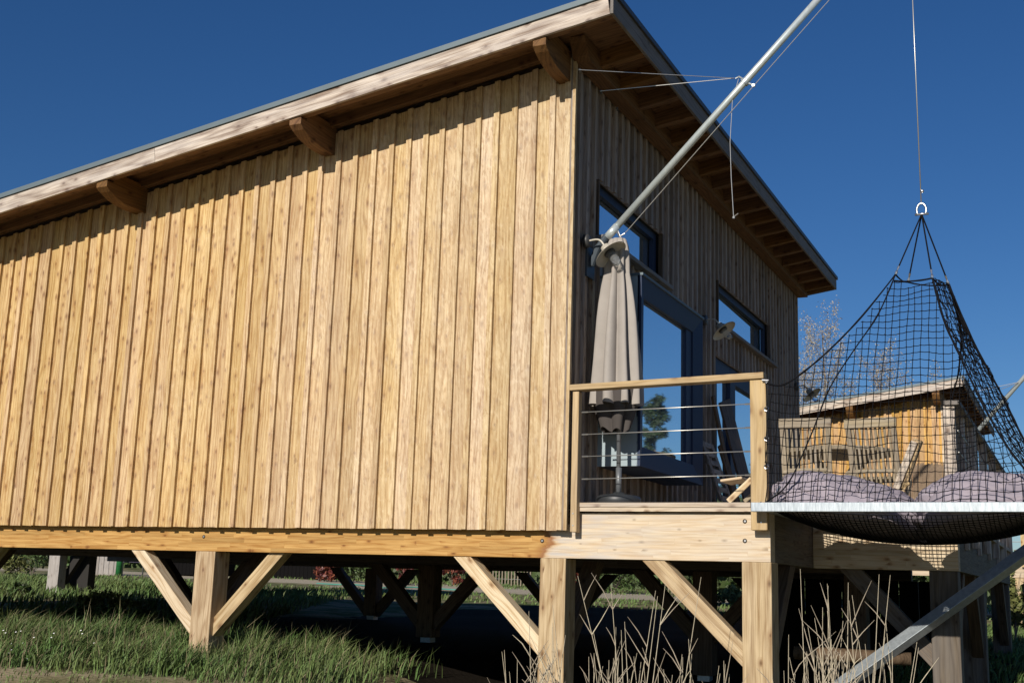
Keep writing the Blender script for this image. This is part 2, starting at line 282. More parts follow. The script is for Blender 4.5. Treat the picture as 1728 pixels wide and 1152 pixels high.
# ------------------------------------------------------------------ geometry helpers
WM = {}; WP = {}                                     # world position (in pitches) of every object that can parent others
def link(o, world, parent=None):
    col.objects.link(o); world = V(world)
    if parent is not None:
        o.parent = parent; o.matrix_parent_inverse = WM[parent.name].inverted()
    o.location = world * U
    WP[o.name] = world; WM[o.name] = Matrix.Translation(world * U)
    return o
def reparent(o, parent, off=(0, 0, 0)):
    o.parent = parent; o.matrix_parent_inverse = WM[parent.name].inverted()
    WP[o.name] = WP[o.name] + V(off); o.location = WP[o.name] * U; WM[o.name] = Matrix.Translation(WP[o.name] * U) @ o.rotation_euler.to_matrix().to_4x4()
    return o
def tag(o, label=None, cat=None, group=None, kind=None):
    if label: o['label'] = label
    if cat: o['category'] = cat
    if group: o['group'] = group
    if kind: o['kind'] = kind
    return o
def thing(name, loc, label, cat, group=None):
    return tag(link(bpy.data.objects.new(name, None), loc), label, cat, group)
def meshobj(name, vs, fs, m, world, parent=None, rot=None, smooth=False, bevel=0):
    me = bpy.data.meshes.new(name); me.from_pydata([tuple(V(v) * U) for v in vs], [], fs); me.update()
    me.materials.append(m if not isinstance(m, str) else M[m])
    if smooth: me.polygons.foreach_set('use_smooth', [True] * len(me.polygons))
    o = bpy.data.objects.new(name, me); link(o, world, parent)
    if rot is not None: o.rotation_euler = rot.to_euler(); WM[o.name] = Matrix.Translation(V(world) * U) @ rot.to_4x4()
    if bevel:
        b = o.modifiers.new('edge', 'BEVEL'); b.width = bevel * U; b.segments = 2; b.limit_method = 'ANGLE'
    return o
def prism(name, O, L, H, poly, wd, m, parent=None, bevel=0):
    """polygon (along L, along H) extruded by wd across; grain along L"""
    L = V(L).normalized(); H = V(H); H = (H - L * H.dot(L)).normalized(); W = H.cross(L)
    n = len(poly); vs = [V((-wd / 2, h, l)) for l, h in poly] + [V((wd / 2, h, l)) for l, h in poly]
    area = sum(poly[i][0] * poly[(i + 1) % n][1] - poly[(i + 1) % n][0] * poly[i][1] for i in range(n))
    ar = list(range(n))
    if area < 0: ar = ar[::-1]
    fs = [tuple(ar), tuple(n + i for i in reversed(ar))] + [(ar[(i + 1) % n], ar[i], n + ar[i], n + ar[(i + 1) % n]) for i in range(n)]
    cen = V((0, sum(h for l, h in poly) / n, sum(l for l, h in poly) / n)); vs = [v - cen for v in vs]
    R = Matrix((W, H, L)).transposed()
    return meshobj(name, vs, fs, m, V(O) + R @ cen, parent, R, bevel=bevel)
def bar(name, p0, p1, a, b, m, parent=None, up=(0, 0, 1), bevel=0, ext=0):
    """rectangular timber from p0 to p1; a across, b along up"""
    p0, p1 = V(p0), V(p1); d = p1 - p0; l = d.length
    return prism(name, p0, d, up, [(-ext, -b / 2), (l + ext, -b / 2), (l + ext, b / 2), (-ext, b / 2)], a, m, parent, bevel)
def box(name, x0, x1, y0, y1, z0, z1, m, parent=None, bevel=0, axis=None, up=None):
    """axis-aligned timber, grain along its longest side (or axis)"""
    s = (x1 - x0, y1 - y0, z1 - z0); c = V(((x0 + x1) / 2, (y0 + y1) / 2, (z0 + z1) / 2))
    k = axis if axis is not None else max(range(3), key=lambda i: s[i])
    if k == 0: L, H, h, wd = V((1, 0, 0)), V((0, 0, 1)), s[2], s[1]
    elif k == 1: L, H, h, wd = V((0, 1, 0)), V((0, 0, 1)), s[2], s[0]
    else: L, H, h, wd = V((0, 0, 1)), V((0, 1, 0)), s[1], s[0]
    l = s[k]
    return prism(name, c - L * l / 2, L, H, [(0, -h / 2), (l, -h / 2), (l, h / 2), (0, h / 2)], wd, m, parent, bevel)
class MB:
    def __init__(s): s.v = []; s.f = []
    def add(s, vs, fs):
        b = len(s.v); s.v += [V(v) for v in vs]; s.f += [tuple(b + i for i in f) for f in fs]
    def box(s, x0, x1, y0, y1, z0, z1):
        s.add([(x, y, z) for z in (z0, z1) for y in (y0, y1) for x in (x0, x1)], [(0, 2, 3, 1), (4, 5, 7, 6), (0, 1, 5, 4), (2, 6, 7, 3), (0, 4, 6, 2), (1, 3, 7, 5)])
    def tube(s, pts, r, n=6, cap=True):
        pts = [V(p) for p in pts]; rs = r if isinstance(r, (list, tuple)) else [r] * len(pts)
        b = len(s.v); ref = None
        for i, p in enumerate(pts):
            t = (pts[min(i + 1, len(pts) - 1)] - pts[max(i - 1, 0)])
            t = t.normalized() if t.length > 1e-9 else V((0, 0, 1))
            if ref is None: ref = t.orthogonal().normalized()
            ref = (ref - t * ref.dot(t)); ref = ref.normalized() if ref.length > 1e-6 else t.orthogonal().normalized()
            q = t.cross(ref)
            for k in range(n):
                a = 2 * math.pi * k / n; s.v.append(p + (ref * math.cos(a) + q * math.sin(a)) * rs[i])
        for i in range(len(pts) - 1):
            for k in range(n):
                k2 = (k + 1) % n; s.f.append((b + i * n + k, b + i * n + k2, b + (i + 1) * n + k2, b + (i + 1) * n + k))
        if cap:
            s.f.append(tuple(b + k for k in reversed(range(n)))); s.f.append(tuple(b + (len(pts) - 1) * n + k for k in range(n)))
    def lathe(s, c, axis, prof, n=24, ref=None):
        """prof: (distance along axis, radius)"""
        c = V(c); t = V(axis).normalized(); rf = t.orthogonal().normalized(); q = t.cross(rf); b = len(s.v)
        for l, r in prof:
            for k in range(n):
                a = 2 * math.pi * k / n; s.v.append(c + t * l + (rf * math.cos(a) + q * math.sin(a)) * r)
        for i in range(len(prof) - 1):
            for k in range(n):
                k2 = (k + 1) % n; s.f.append((b + i * n + k, b + i * n + k2, b + (i + 1) * n + k2, b + (i + 1) * n + k))
    def leaf(s, c, size, up=0.3):
        d = V((random.gauss(0, 1), random.gauss(0, 1), random.gauss(0, 1) + up)).normalized(); e = d.orthogonal(); e.rotate(Matrix.Rotation(random.random() * 6.28, 3, d)); e.normalize()
        c = V(c); f = d.cross(e) * size * random.uniform(0.35, 0.6); e = e * size
        s.add([c - e, c - f * 0.9, c + e, c + f], [(0, 1, 2, 3)])
    def build(s, name, m, parent=None, world=None, smooth=False, bevel=0):
        w0 = V(world) if world is not None else (WP[parent.name] if parent is not None else V((0, 0, 0)))
        return meshobj(name, [v - w0 for v in s.v], s.f, m, w0, parent, smooth=smooth, bevel=bevel)

def curve(p0, p1, sag, n=12, axis=V((0, 0, -1))):
    p0, p1 = V(p0), V(p1); return [p0.lerp(p1, i / n) + axis * sag * 4 * (i / n) * (1 - i / n) for i in range(n + 1)]
def spline(pts, per=6):
    pts = [V(p) for p in pts]; out = []
    for i in range(len(pts) - 1):
        a = pts[max(i - 1, 0)]; b = pts[i]; c = pts[i + 1]; d = pts[min(i + 2, len(pts) - 1)]
        for k in range(per):
            t = k / per; out.append(0.5 * ((2 * b) + (c - a) * t + (2 * a - 5 * b + 4 * c - d) * t * t + (3 * b - a - 3 * c + d) * t ** 3))
    out.append(pts[-1]); return out

# ------------------------------------------------------------------ terrain
def zg(x, y):
    b = -6.7 + 0.018 * max(y, 0) + (0.082 * min(y, 0) if y > -60 else -4.92)
    xs = min(max(x, -20), 60)
    b += -0.05 * (xs + 20) * (1 if y < 10 else max(0.35, 1 - (y - 10) / 60))
    t = min(max((x + 15) / 8, 0), 1); b -= 1.35 * t * t * (3 - 2 * t) * min(max((44 - y) / 26, 0), 1) * min(max((y + 16) / 12, 0), 1)
    if x < -20: b += 0.010 * min(-20 - x, 200)
    b += 0.18 * mnoise.noise(V((x * 0.11, y * 0.11, 0))) + 0.5 * mnoise.noise(V((x * 0.02, y * 0.02, 3)))
    return b
def coords(lo, hi, flo, fhi, fine):
    c = []; v = flo
    while v <= fhi: c.append(v); v += fine
    s = fine; v = c[-1]
    while v < hi: s *= 1.25; v += s; c.append(v)
    s = fine; v = c[0]; pre = []
    while v > lo: s *= 1.25; v -= s; pre.append(v)
    return pre[::-1] + c
gx = coords(-3000, 3000, -60, 60, 1.5); gy = coords(-400, 6000, -60, 120, 1.5)
vs = [(x, y, zg(x, y)) for y in gy for x in gx]; nx = len(gx)
fs = [(j * nx + i, j * nx + i + 1, (j + 1) * nx + i + 1, (j + 1) * nx + i) for j in range(len(gy) - 1) for i in range(nx - 1)]
tag(meshobj('ground', vs, fs, 'ground', (0, 0, 0), smooth=True), kind='structure')

# ------------------------------------------------------------------ the cabin
S = 0.146; OX, OY = 3.0, 3.1
def zr(x): return 22.25 + S * x            # underside of the rafters
X0, Y1 = -72.0, 50.2  # unseen left end lengthened so the cabin's shadow covers the ground behind
GAPS = [-33.785, -32.852, -31.88, -30.91, -29.944, -28.989, -28.034, -27.051, -26.089, -25.096, -24.106, -23.086, -22.125, -21.121, -20.143, -19.148, -18.131, -17.11, -16.078, -15.07, -14.09, -12.989, -11.957, -10.838, -9.813, -8.82, -7.84, -6.908, -5.898, -4.898, -3.898, -2.923, -1.885, -0.92, -0.12]
while GAPS[0] > -41: GAPS.insert(0, GAPS[0] - 0.97)
FB = 0.29                                   # batten width

def cladding_side(root, parent, gaps, x0, z0, ztop, mt):
    prev = x0
    for g in gaps:                          # boards between battens, battens over their joints
        a, b = prev - 0.12, g - 0.10
        prism('plank', V((a, 0.205, z0)), (0, 0, 1), (1, 0, 0),
              [(random.uniform(-0.02, 0.02), 0.0), (ztop(a) - z0, 0.0), (ztop(b) - z0, b - a - 0.03), (random.uniform(-0.02, 0.02), b - a - 0.03)], 0.09, mt, parent)
        prev = g
    for g in gaps:
        dy = random.uniform(-0.012, 0.012)
        prism('batten', V((g - FB, 0.08 + dy, z0)), (0, 0, 1), (1, 0, 0),
              [(random.uniform(-0.02, 0.02), 0.0), (ztop(g - FB) - z0, 0.0), (ztop(g) - z0, FB), (random.uniform(-0.02, 0.02), FB)], 0.16, mt, parent)

cabin = thing('timber_cabin', (0, 0, 0), 'large timber cabin on stilts with vertical larch boards and sloping roof', 'cabin')
side = MB(); side.add([(X0, 0.27, 0.02), (-0.3, 0.27, 0.02), (-0.3, 0.27, zr(-0.3) + 0.3), (X0, 0.27, zr(X0) + 0.3), (X0, 0.6, 0.02), (-0.3, 0.6, 0.02), (-0.3, 0.6, zr(-0.3) + 0.3), (X0, 0.6, zr(X0) + 0.3)],
                      [(0, 1, 2, 3), (7, 6, 5, 4), (0, 4, 5, 1), (1, 5, 6, 2), (2, 6, 7, 3), (3, 7, 4, 0)])
side_wall = side.build('side_wall', 'dark', cabin)
cladding_side(cabin, side_wall, GAPS, GAPS[0] - 0.97, 0.0, lambda x: zr(x) + 0.2, M['clad'])

# front wall (x = 0 plane) with its openings
OPEN = [(3.75, 13.7, 14.55, 17.5, 1), (25.45, 39.75, 14.65, 17.65, 1), (24.75, 38.9, 1.2, 12.55, 1), (4.2, 14.0, 3.4, 12.3, 0)]
fw = MB()
ys = sorted({0.3, Y1} | {o[0] for o in OPEN} | {o[1] for o in OPEN}); zs = sorted({1.0, 22.6} | {o[2] for o in OPEN} | {o[3] for o in OPEN})
for i in range(len(ys) - 1):
    for j in range(len(zs) - 1):
        yc, zc = (ys[i] + ys[i + 1]) / 2, (zs[j] + zs[j + 1]) / 2
        if any(o[0] < yc < o[1] and o[2] < zc < o[3] for o in OPEN): continue
        fw.box(-0.75, -0.27, ys[i], ys[i + 1], zs[j], zs[j + 1])
front_wall = fw.build('front_wall', 'dark', cabin)
def spans(y0, y1):
    """vertical runs of a board between y0 and y1, cut at the openings"""
    cut = sorted([(o[2], o[3]) for o in OPEN if o[4] and y1 > o[0] + 0.05 and y0 < o[1] - 0.05]); z = 1.22 if True else 0; out = []
    for a, b in cut:
        if a - z > 0.15: out.append((z, a))
        z = b
    out.append((z, 22.75)); return out
y = 0.16; k = 0
while y < Y1 - 0.6:
    wdt = 0.97 + random.uniform(-0.03, 0.03); yn = min(y + wdt, Y1)
    edges = [o[i] for o in OPEN if o[4] for i in (0, 1) if y + 0.25 < o[i] < yn - 0.1]
    parts_ = [y] + edges + [yn]
    for a, b in zip(parts_[:-1], parts_[1:]):
        for z0, z1 in spans(a + 0.02, b - 0.02):
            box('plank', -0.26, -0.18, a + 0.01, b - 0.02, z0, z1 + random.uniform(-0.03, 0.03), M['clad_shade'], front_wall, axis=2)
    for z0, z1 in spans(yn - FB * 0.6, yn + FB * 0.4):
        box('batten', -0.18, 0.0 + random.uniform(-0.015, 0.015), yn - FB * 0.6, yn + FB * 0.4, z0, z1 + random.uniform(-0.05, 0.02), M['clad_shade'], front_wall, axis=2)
    y = yn
box('batten', -0.02, 0.13, 0.0, 0.2, 0.0, 22.9, M['clad'], front_wall, axis=2)       # corner strip catching the sun
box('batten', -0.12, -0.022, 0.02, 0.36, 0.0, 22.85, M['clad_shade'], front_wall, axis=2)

# windows of the front wall
def window(y0, y1, z0, z1, name='window', tw=0.0):
    w_ = bar(name, (-0.74 + tw, y0 + 0.05, (z0 + z1) / 2), (-0.74 - tw, y1 - 0.05, (z0 + z1) / 2), 0.04, z1 - z0 - 0.1, M['glass'], cabin)
    tag(w_)
    box('frame', -0.66, -0.42, y0 + 0.012, y0 + 0.4, z0, z1, M['navy'], w_); box('frame', -0.66, -0.42, y1 - 0.5, y1 - 0.012, z0, z1, M['navy'], w_)
    box('frame', -0.67, -0.41, y0 + 0.4, y1 - 0.5, z1 - 0.42, z1 - 0.012, M['navy'], w_); box('frame', -0.67, -0.41, y0 + 0.4, y1 - 0.5, z0 + 0.012, z0 + 0.22, M['navy'], w_)
    box('reveal', -0.64, -0.02, y1, y1 + 0.14, z0, z1, M['plank'], w_, axis=2)
    box('reveal', -0.64, -0.02, y0 - 0.14, y0, z0, z1, M['plank'], w_, axis=2)
    box('sill', -0.64, 0.42, y0 - 0.35, y1 + 0.75, z0 - 0.22, z0 - 0.002, M['fascia_dark'], w_, bevel=0.02)
    return w_
window(3.75, 13.7, 14.55, 17.5); window(25.45, 39.75, 14.65, 17.65, tw=0.06)

# projecting box window
bw = box('box_window', 0.02, 1.7, 4.06, 14.16, 3.36, 12.3, M['dark'], cabin)
bo = (3.92, 14.3, 3.22, 12.45); bi = (4.75, 13.0, 4.2, 11.5)
lin = MB(); lin.box(0.005, 2.02, bo[0], bo[0] + 0.12, bo[2], bo[3]); lin.build('side_panel', 'paleblue', bw); lin = MB(); lin.box(0.005, 2.02, bo[1] - 0.12, bo[1], bo[2], bo[3]); lin.box(0.006, 2.02, bo[0] + 0.12, bo[1] - 0.12, bo[2], bo[2] + 0.12)
lin.box(0.006, 2.02, bo[0] + 0.12, bo[1] - 0.12, bo[3] - 0.12, bo[3]); lin.build('lining', 'navy', bw)
def bevelled(o_, i_, xo, xi, names, m_):
    O = [(xo, o_[0], o_[2]), (xo, o_[1], o_[2]), (xo, o_[1], o_[3]), (xo, o_[0], o_[3])]; I = [(xi, i_[0], i_[2]), (xi, i_[1], i_[2]), (xi, i_[1], i_[3]), (xi, i_[0], i_[3])]
    for k in range(4):
        a, b, c, d = V(O[k]), V(O[(k + 1) % 4]), V(I[(k + 1) % 4]), V(I[k]); bk = V((-0.2, 0, 0)); mb = MB()
        mb.add([a, b, c, d, a + bk, b + bk, c + bk, d + bk], [(0, 1, 2, 3), (7, 6, 5, 4), (0, 4, 5, 1), (1, 5, 6, 2), (2, 6, 7, 3), (3, 7, 4, 0)])
        mb.build('frame', m_, bw)
bevelled(bo, bi, 2.16, 1.98, None, 'navy')
box('pane', 1.72, 1.75, bi[0] - 0.1, bi[1] - 0.9, bi[2] - 0.1, bi[3] + 0.1, M['glass'], bw)
box('frame', 1.73, 1.9, bi[1] - 0.95, bi[1] + 0.1, bi[2] - 0.1, bi[3] + 0.1, M['navy'], bw)
box('flashing', -0.02, 2.24, bo[0] - 0.04, bo[1] + 0.04, bo[3] + 0.002, bo[3] + 0.13, M['zinc'], bw)
# glazed door behind the railing
gd = box('sliding_door', -0.62, -0.58, 24.85, 38.8, 1.25, 12.5, M['glass'], cabin)
for a, b in ((24.77, 25.9), (29.2, 30.5), (37.7, 38.88)): box('frame', -0.56, -0.3, a, b, 1.24, 12.54, M['navy'], gd)
for a, b in ((25.9, 29.2), (30.5, 37.7)):
    box('frame', -0.55, -0.31, a, b, 11.5, 12.53, M['navy'], gd); box('frame', -0.55, -0.31, a, b, 1.25, 2.3, M['navy'], gd)

# roof
RD = V((1, 0, S)).normalized(); RN = V((-S, 0, 1)).normalized()
def slope_bar(name, x0, x1, y0, y1, zlo, h, m_, parent, bevel=0):
    c = (y0 + y1) / 2; p0 = V((x0, c, zr(x0) + zlo)); l = (x1 - x0) * math.hypot(1, S)
    return prism(name, p0, RD, RN, [(0, 0), (l, 0), (l, h), (0, h)], y1 - y0, m_, parent, bevel)
YF = 50.35
roof = slope_bar('roof', X0 - 2, OX - 0.16, -OY + 0.17, YF - 0.17, 0.86, 0.14, M['rafter'], cabin)
cv = slope_bar('roof_covering', X0 - 2, OX - 0.1, -OY + 0.1, YF - 0.1, 1.02, 0.06, M['roofing'], roof)
js = [X0 - 2, -40.5, -22.66, OX]             # fascia boards butt end to end
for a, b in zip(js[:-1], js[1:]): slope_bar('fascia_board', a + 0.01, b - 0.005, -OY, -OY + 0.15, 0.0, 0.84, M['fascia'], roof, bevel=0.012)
slope_bar('roof_edge_trim', X0 - 2, OX + 0.12, -OY - 0.1, -OY + 0.14, 0.86, 0.26, M['zinc'], roof)
zc_ = zr(OX)
for a, b in ((-OY + 0.001, 24.0), (24.0, YF)):
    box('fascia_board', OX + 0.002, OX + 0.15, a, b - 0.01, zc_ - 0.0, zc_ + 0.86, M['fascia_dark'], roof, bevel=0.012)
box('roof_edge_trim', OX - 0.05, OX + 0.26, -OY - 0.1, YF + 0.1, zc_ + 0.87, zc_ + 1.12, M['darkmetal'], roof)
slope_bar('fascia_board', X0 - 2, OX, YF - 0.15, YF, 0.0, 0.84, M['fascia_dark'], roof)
slope_bar('rafter', X0 - 2, OX - 0.02, -OY + 0.16, -OY + 0.62, 0.06, 0.78, M['rafter'], roof)
slope_bar('rafter', X0 - 2, OX - 0.02, YF - 0.62, YF - 0.16, 0.06, 0.78, M['rafter'], roof)
ry = [at(1142, 172, 0, 2.85)[1] + 2.79 * k for k in range(-3, 17)]
for y in ry:
    if -0.4 < y < YF - 1: slope_bar('rafter', -1.5, OX - 0.02, y - 0.22, y + 0.22, 0.06, 0.78, M['rafter'], roof)
slope_bar('frieze_beam', X0, -0.3, -0.42, -0.02, 0.36, 0.5, M['rafter'], roof, bevel=0.02)
prism('wall_plate', V((0.42, -0.75, zr(0.4) - 0.18)), (0, 1, 0), (0, 0, 1), [(0.25, 0.75), (0.0, 0.95), (0, 1.0), (Y1 + 0.5, 1.0), (Y1 + 0.5, 0.0), (0.9, 0.0), (0.55, 0.2)], 0.8, M['rafter'], roof)
brk = [(-0.82, -0.16), (-14.2, -13.5), (-26.75, -26.0), (-39.8, -39.1)]
for a, b in brk:                            # purlin ends carrying the eaves
    c = (a + b) / 2; t = zr(c)
    prof = [(0, -0.005), (0, -0.36), (0.3, -0.56), (0.8, -0.76), (1.35, -0.9), (2.0, -0.95), (3.2, -0.95), (3.2, 0.6), (0.5, 0.6), (0.5, -0.005)]
    prism('purlin_end', V((c, -2.98, t)), (0, 1, 0), (0, 0, 1), prof, b - a, M['rafter'], roof, bevel=0.02)

# floor frame, piles and braces
YB = 0.62                                   # front of the ring beam
beam = prism('ring_beam', V((X0 - 1, YB + 0.4, -1.2)), (1, 0, 0), (0, 0, 1), [(0, 0), (9.05 - X0 + 1, 0), (9.05 - X0 + 1, 2.0), (-X0 + 1 + 0.42, 2.0), (-X0 + 1 + 0.42, 1.5), (0, 1.5)], 0.8, M['beam'], cabin, bevel=0.015)
for px, py in ((1257, 879), (1257, 912), (915, 912), (344, 905)):
    q = at(px, py, 1, YB); mb = MB(); mb.lathe((q.x, YB - 0.004, q.z), (0, -1, 0), [(0.0, 0.0), (0.0, 0.095), (0.006, 0.095), (0.006, 0.0)], 14); mb.build('bolt_recess', 'hole', beam)
    mb = MB(); mb.lathe((q.x + 0.02, YB - 0.012, q.z), (0, -1, 0), [(0, 0.0), (0.0, 0.062), (0.03, 0.062), (0.05, 0.04), (0.05, 0.0)], 8); mb.build('bolt', 'bolt', beam)
for x in (9.03 - 0.4, ): box('side_beam', 8.25, 9.04, YB + 0.81, 9.6, -1.2, 0.8, M['glulam'], cabin, bevel=0.015)
for y in (24.0, 48.3): box('floor_beam', X0, 8.6, y, y + 0.8, -1.15, 0.3, M['glulam'], cabin)
for k in range(18):
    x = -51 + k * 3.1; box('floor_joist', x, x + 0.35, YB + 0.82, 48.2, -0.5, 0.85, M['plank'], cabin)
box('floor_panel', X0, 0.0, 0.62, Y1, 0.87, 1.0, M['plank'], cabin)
POSTX = [7.84, -1.36, -20.86, -40.3]
def pile(x, y, front=True):
    foot = zg(x, y) + 0.35
    pst = box('pile', x, x + 1.24, y, y + 1.22, foot, -1.206, M['post'] if y < 1 else M['plank'], cabin, bevel=0.03)  # inner rows get the wood with under-floor shade in its colour
    box('foot_plate', x + 0.25, x + 1.0, y + 0.25, y + 1.0, foot - 0.9, foot - 0.005, M['galv_dull'], pst)
    return pst
def brace(p0, p1, a=0.72, b=0.78, m_='brace'):
    """diagonal from the post (low) to the beam (high), cut flush at both ends"""
    p0, p1 = V(p0), V(p1); d = p1 - p0; h = d.copy(); h.z = 0; hl = h.length; hd = h.normalized(); vt = b / hl * d.length    # vertical thickness
    poly = [(0, 0), (0, vt), (hl, d.z + vt), (hl, d.z)]
    top = -1.21; t = (top - p0.z) / d.z; t2 = (top - p0.z - vt) / d.z
    poly = [(0, 0), (0, vt), (hl * t2, top - p0.z), (hl * t, top - p0.z)]
    return diag(p0, hd, poly, a, M[m_], d)
def diag(p0, hd, poly, wd, m_, d):
    L = d.normalized(); H = (V((0, 0, 1)) - L * L.z).normalized()
    pts = [(hd * a + V((0, 0, 1)) * b) for a, b in poly]
    return prism('brace', p0, L, H, [(q.dot(L), q.dot(H)) for q in pts], wd, m_, cabin, bevel=0.02)
for x in POSTX:
    for y in (0.6, 24.0, 48.3): pile(x, y)
for x in POSTX[1:]:
    for y in (24.0, 48.3):
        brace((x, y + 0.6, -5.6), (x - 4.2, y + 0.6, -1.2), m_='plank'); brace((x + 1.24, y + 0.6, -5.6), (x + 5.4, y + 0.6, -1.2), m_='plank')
brace((-20.86, 1.05, -5.45), (-25.3, 1.05, -1.2), b=0.62); brace((-19.62, 1.25, -5.45), (-15.9, 1.25, -1.6), b=0.66, m_='post')
brace((-1.36, 1.05, -5.5), (-5.85, 1.05, -1.2), b=0.62); brace((7.84, 1.05, -5.47), (3.4, 1.05, -1.2), b=0.7, m_='post')
brace((-40.3, 1.05, -5.45), (-44.8, 1.05, -1.2), b=0.62); brace((-39.06, 1.25, -5.45), (-35.3, 1.25, -1.4), b=0.66, m_='post')
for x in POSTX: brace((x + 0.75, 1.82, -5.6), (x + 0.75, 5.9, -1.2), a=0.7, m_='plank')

# ---- deck in front of the facade and the wider terrace beyond it
deck = thing('terrace_deck', (9, 9, 0), 'raised timber terrace beside the cabin, carried on heavy posts', 'terrace')
y = 0.32; k = 0
while y < 49:
    x1 = 8.62 if y < 9.0 else 15.9
    z0 = 1.04
    box('deck_board', 0.56 if y < 0.6 else 0.02, x1 if y > 0.4 else 8.3, y, y + 0.72, z0, z0 + 0.2, M['deck'], deck, bevel=0.015); y += 0.76
box('edge_board', 0.54, 8.3, 0.36, 0.52, 0.86, 1.03, M['deck'], deck)
for y in (9.25, ):
    box('terrace_beam', 9.06, 15.6, y, y + 0.8, -1.2, 1.03, M['glulam_pale'], deck, bevel=0.015)
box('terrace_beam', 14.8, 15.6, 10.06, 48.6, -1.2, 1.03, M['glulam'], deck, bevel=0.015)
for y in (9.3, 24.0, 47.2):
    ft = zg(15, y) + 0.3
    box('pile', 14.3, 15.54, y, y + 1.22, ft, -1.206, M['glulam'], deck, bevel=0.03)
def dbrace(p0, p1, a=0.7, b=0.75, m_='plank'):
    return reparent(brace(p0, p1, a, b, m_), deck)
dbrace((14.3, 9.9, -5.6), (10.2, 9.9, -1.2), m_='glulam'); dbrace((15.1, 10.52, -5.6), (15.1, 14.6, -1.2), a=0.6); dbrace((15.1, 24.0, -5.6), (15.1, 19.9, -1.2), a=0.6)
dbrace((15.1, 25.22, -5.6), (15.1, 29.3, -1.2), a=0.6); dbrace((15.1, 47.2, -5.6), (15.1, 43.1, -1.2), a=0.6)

# ---- front railing
rl = thing('deck_railing', (4.8, 0.3, 0), 'short wooden deck railing with four steel cables in front of the parasol', 'railing')
def pbox(name, px0, py0, px1, py1, yf, dep, m_, par, bevel=0.03):
    a, b = at(px0, py1, 1, yf), at(px1, py0, 1, yf); return box(name, a.x, b.x, yf, yf + dep, a.z, b.z, m_, par, bevel=bevel, axis=2)
P1 = pbox('post', 961.5, 660, 977, 897, 0.0, 0.42, M['rail'], rl)
P2 = pbox('post', 1267.2, 640, 1292, 894, 0.0, 0.42, M['rail'], rl)
# the right post leans a touch outwards
a, b = at(965, 655.5, 1, 0.2), at(1291, 634.5, 1, 0.2)
bar('handrail', a, b, 0.62, 0.27, M['rail'], rl, bevel=0.03)
for yl, yr in ((695.5, 681), (733, 721), (770, 761), (808, 801)):
    a, b = at(982, yl, 1, 0.2), at(1271, yr, 1, 0.2); mb = MB(); mb.tube([a, b], 0.022, 6)
    c = mb.build('cable', 'cable', rl, smooth=True)
    d = (b - a).normalized()
    for p_, q_ in ((b - d * 0.35, b), (a, a + d * 0.3)): mb = MB(); mb.tube([p_, q_], 0.038, 6); mb.build('cable_end', 'bolt', c)
for px, py in ((967, 866), (967, 886)):
    q = at(px, py, 1, 0.0); mb = MB(); mb.lathe((q.x, -0.005, q.z), (0, -1, 0), [(0, 0.035), (0.02, 0.03), (0.02, 0)], 8); mb.build('screw', 'bolt', rl)
q = at(1284.5, 881, 1, 0.0); mb = MB(); mb.lathe((q.x, -0.005, q.z), (0, -1, 0), [(0, 0.035), (0.02, 0.03), (0.02, 0)], 8); mb.build('screw', 'bolt', rl)

# ---- terrace side railing (x = 15.6), seen from below
r2 = thing('terrace_railing', (15.7, 9.3, 0), 'long wooden terrace railing receding behind the net, posts fixed to the beam', 'railing')
for k, y in enumerate((9.0, 16.3, 23.6, 30.9, 38.2, 45.5)):
    if k == 0: box('post', 15.22, 15.75, y - 0.25, y + 0.2, 0.2, 6.3, M['fascia'], r2, bevel=0.03)
    else: box('post', 15.62, 16.02, y, y + 0.45, 0.1, 6.3, M['fascia'], r2, bevel=0.03)
box('handrail', 15.3, 16.0, 8.6, 47.5, 6.32, 6.56, M['fascia_dark'], r2, bevel=0.03)
for z in (2.2, 3.2, 4.2, 5.2):
    mb = MB(); mb.tube([(15.82, 9.2, z), (15.82, 47, z)], 0.022, 5); mb.build('cable', 'cable', r2)
for y in (12.6, 20, 27.2, 34.5, 41.8):
    box('slat', 15.62, 15.8, y, y + 0.6, -0.1, 6.3, M['fascia'], r2)

# ------------------------------------------------------------------ boom, hoist rope
BA = V((0.95, 2.37, 14.05)); HUB = at(1555, 356, 1, 4.2)
pd = (V((10.89, 3.67, 25.1)) - BA); TIP = BA + pd * ((HUB.x - 0.15 - BA.x) / pd.x)
boom = thing('lifting_boom', BA, 'galvanised steel boom rising from the cabin wall to carry the net', 'boom', 'net booms')
mb = MB(); mb.tube([BA, TIP], 0.17, 20); mb.build('pole', 'pole', boom, smooth=True)
mb = MB(); u_ = (TIP - BA).normalized(); mb.tube([BA - u_ * 0.05, BA + u_ * 0.7], 0.195, 20); mb.build('sleeve', 'pole', boom, smooth=True)
mb = MB(); mb.tube([BA + V((-0.02, 0, 0.05)), BA + V((-0.5, 0.0, -0.55)), V((0.12, 2.4, 12.7))], 0.19, 12); mb.box(0.01, 0.1, 1.9, 2.9, 12.1, 13.6); mb.build('wall_bracket', 'bracket', boom)
cp = V((7.14, 3.18, 21.6)); jn = (cp - BA).dot(u_); cp = BA + u_ * jn
mb = MB(); mb.tube([cp - u_ * 0.08, cp + u_ * 0.08], 0.22, 14); mb.tube([cp + V((0, 0, 0.1)), cp + V((-0.28, 0, 0.32)), cp + V((-0.45, 0, 0.25))], 0.045, 6); mb.tube([cp, cp + V((0.38, 0, -0.2))], 0.05, 8)
mb.lathe(cp + V((0.42, -0.06, -0.24)), (0, 1, 0), [(0, 0), (0, 0.08), (0.12, 0.08), (0.12, 0)], 12); mb.build('collar', 'galv_dull', boom)
e0 = cp + V((-0.5, 0, 0.28))
mb = MB()
for px, py in ((977, 118), (1013, 154)):
    mb.tube([e0, at(px, py, 0, 0.85)], 0.017, 5)
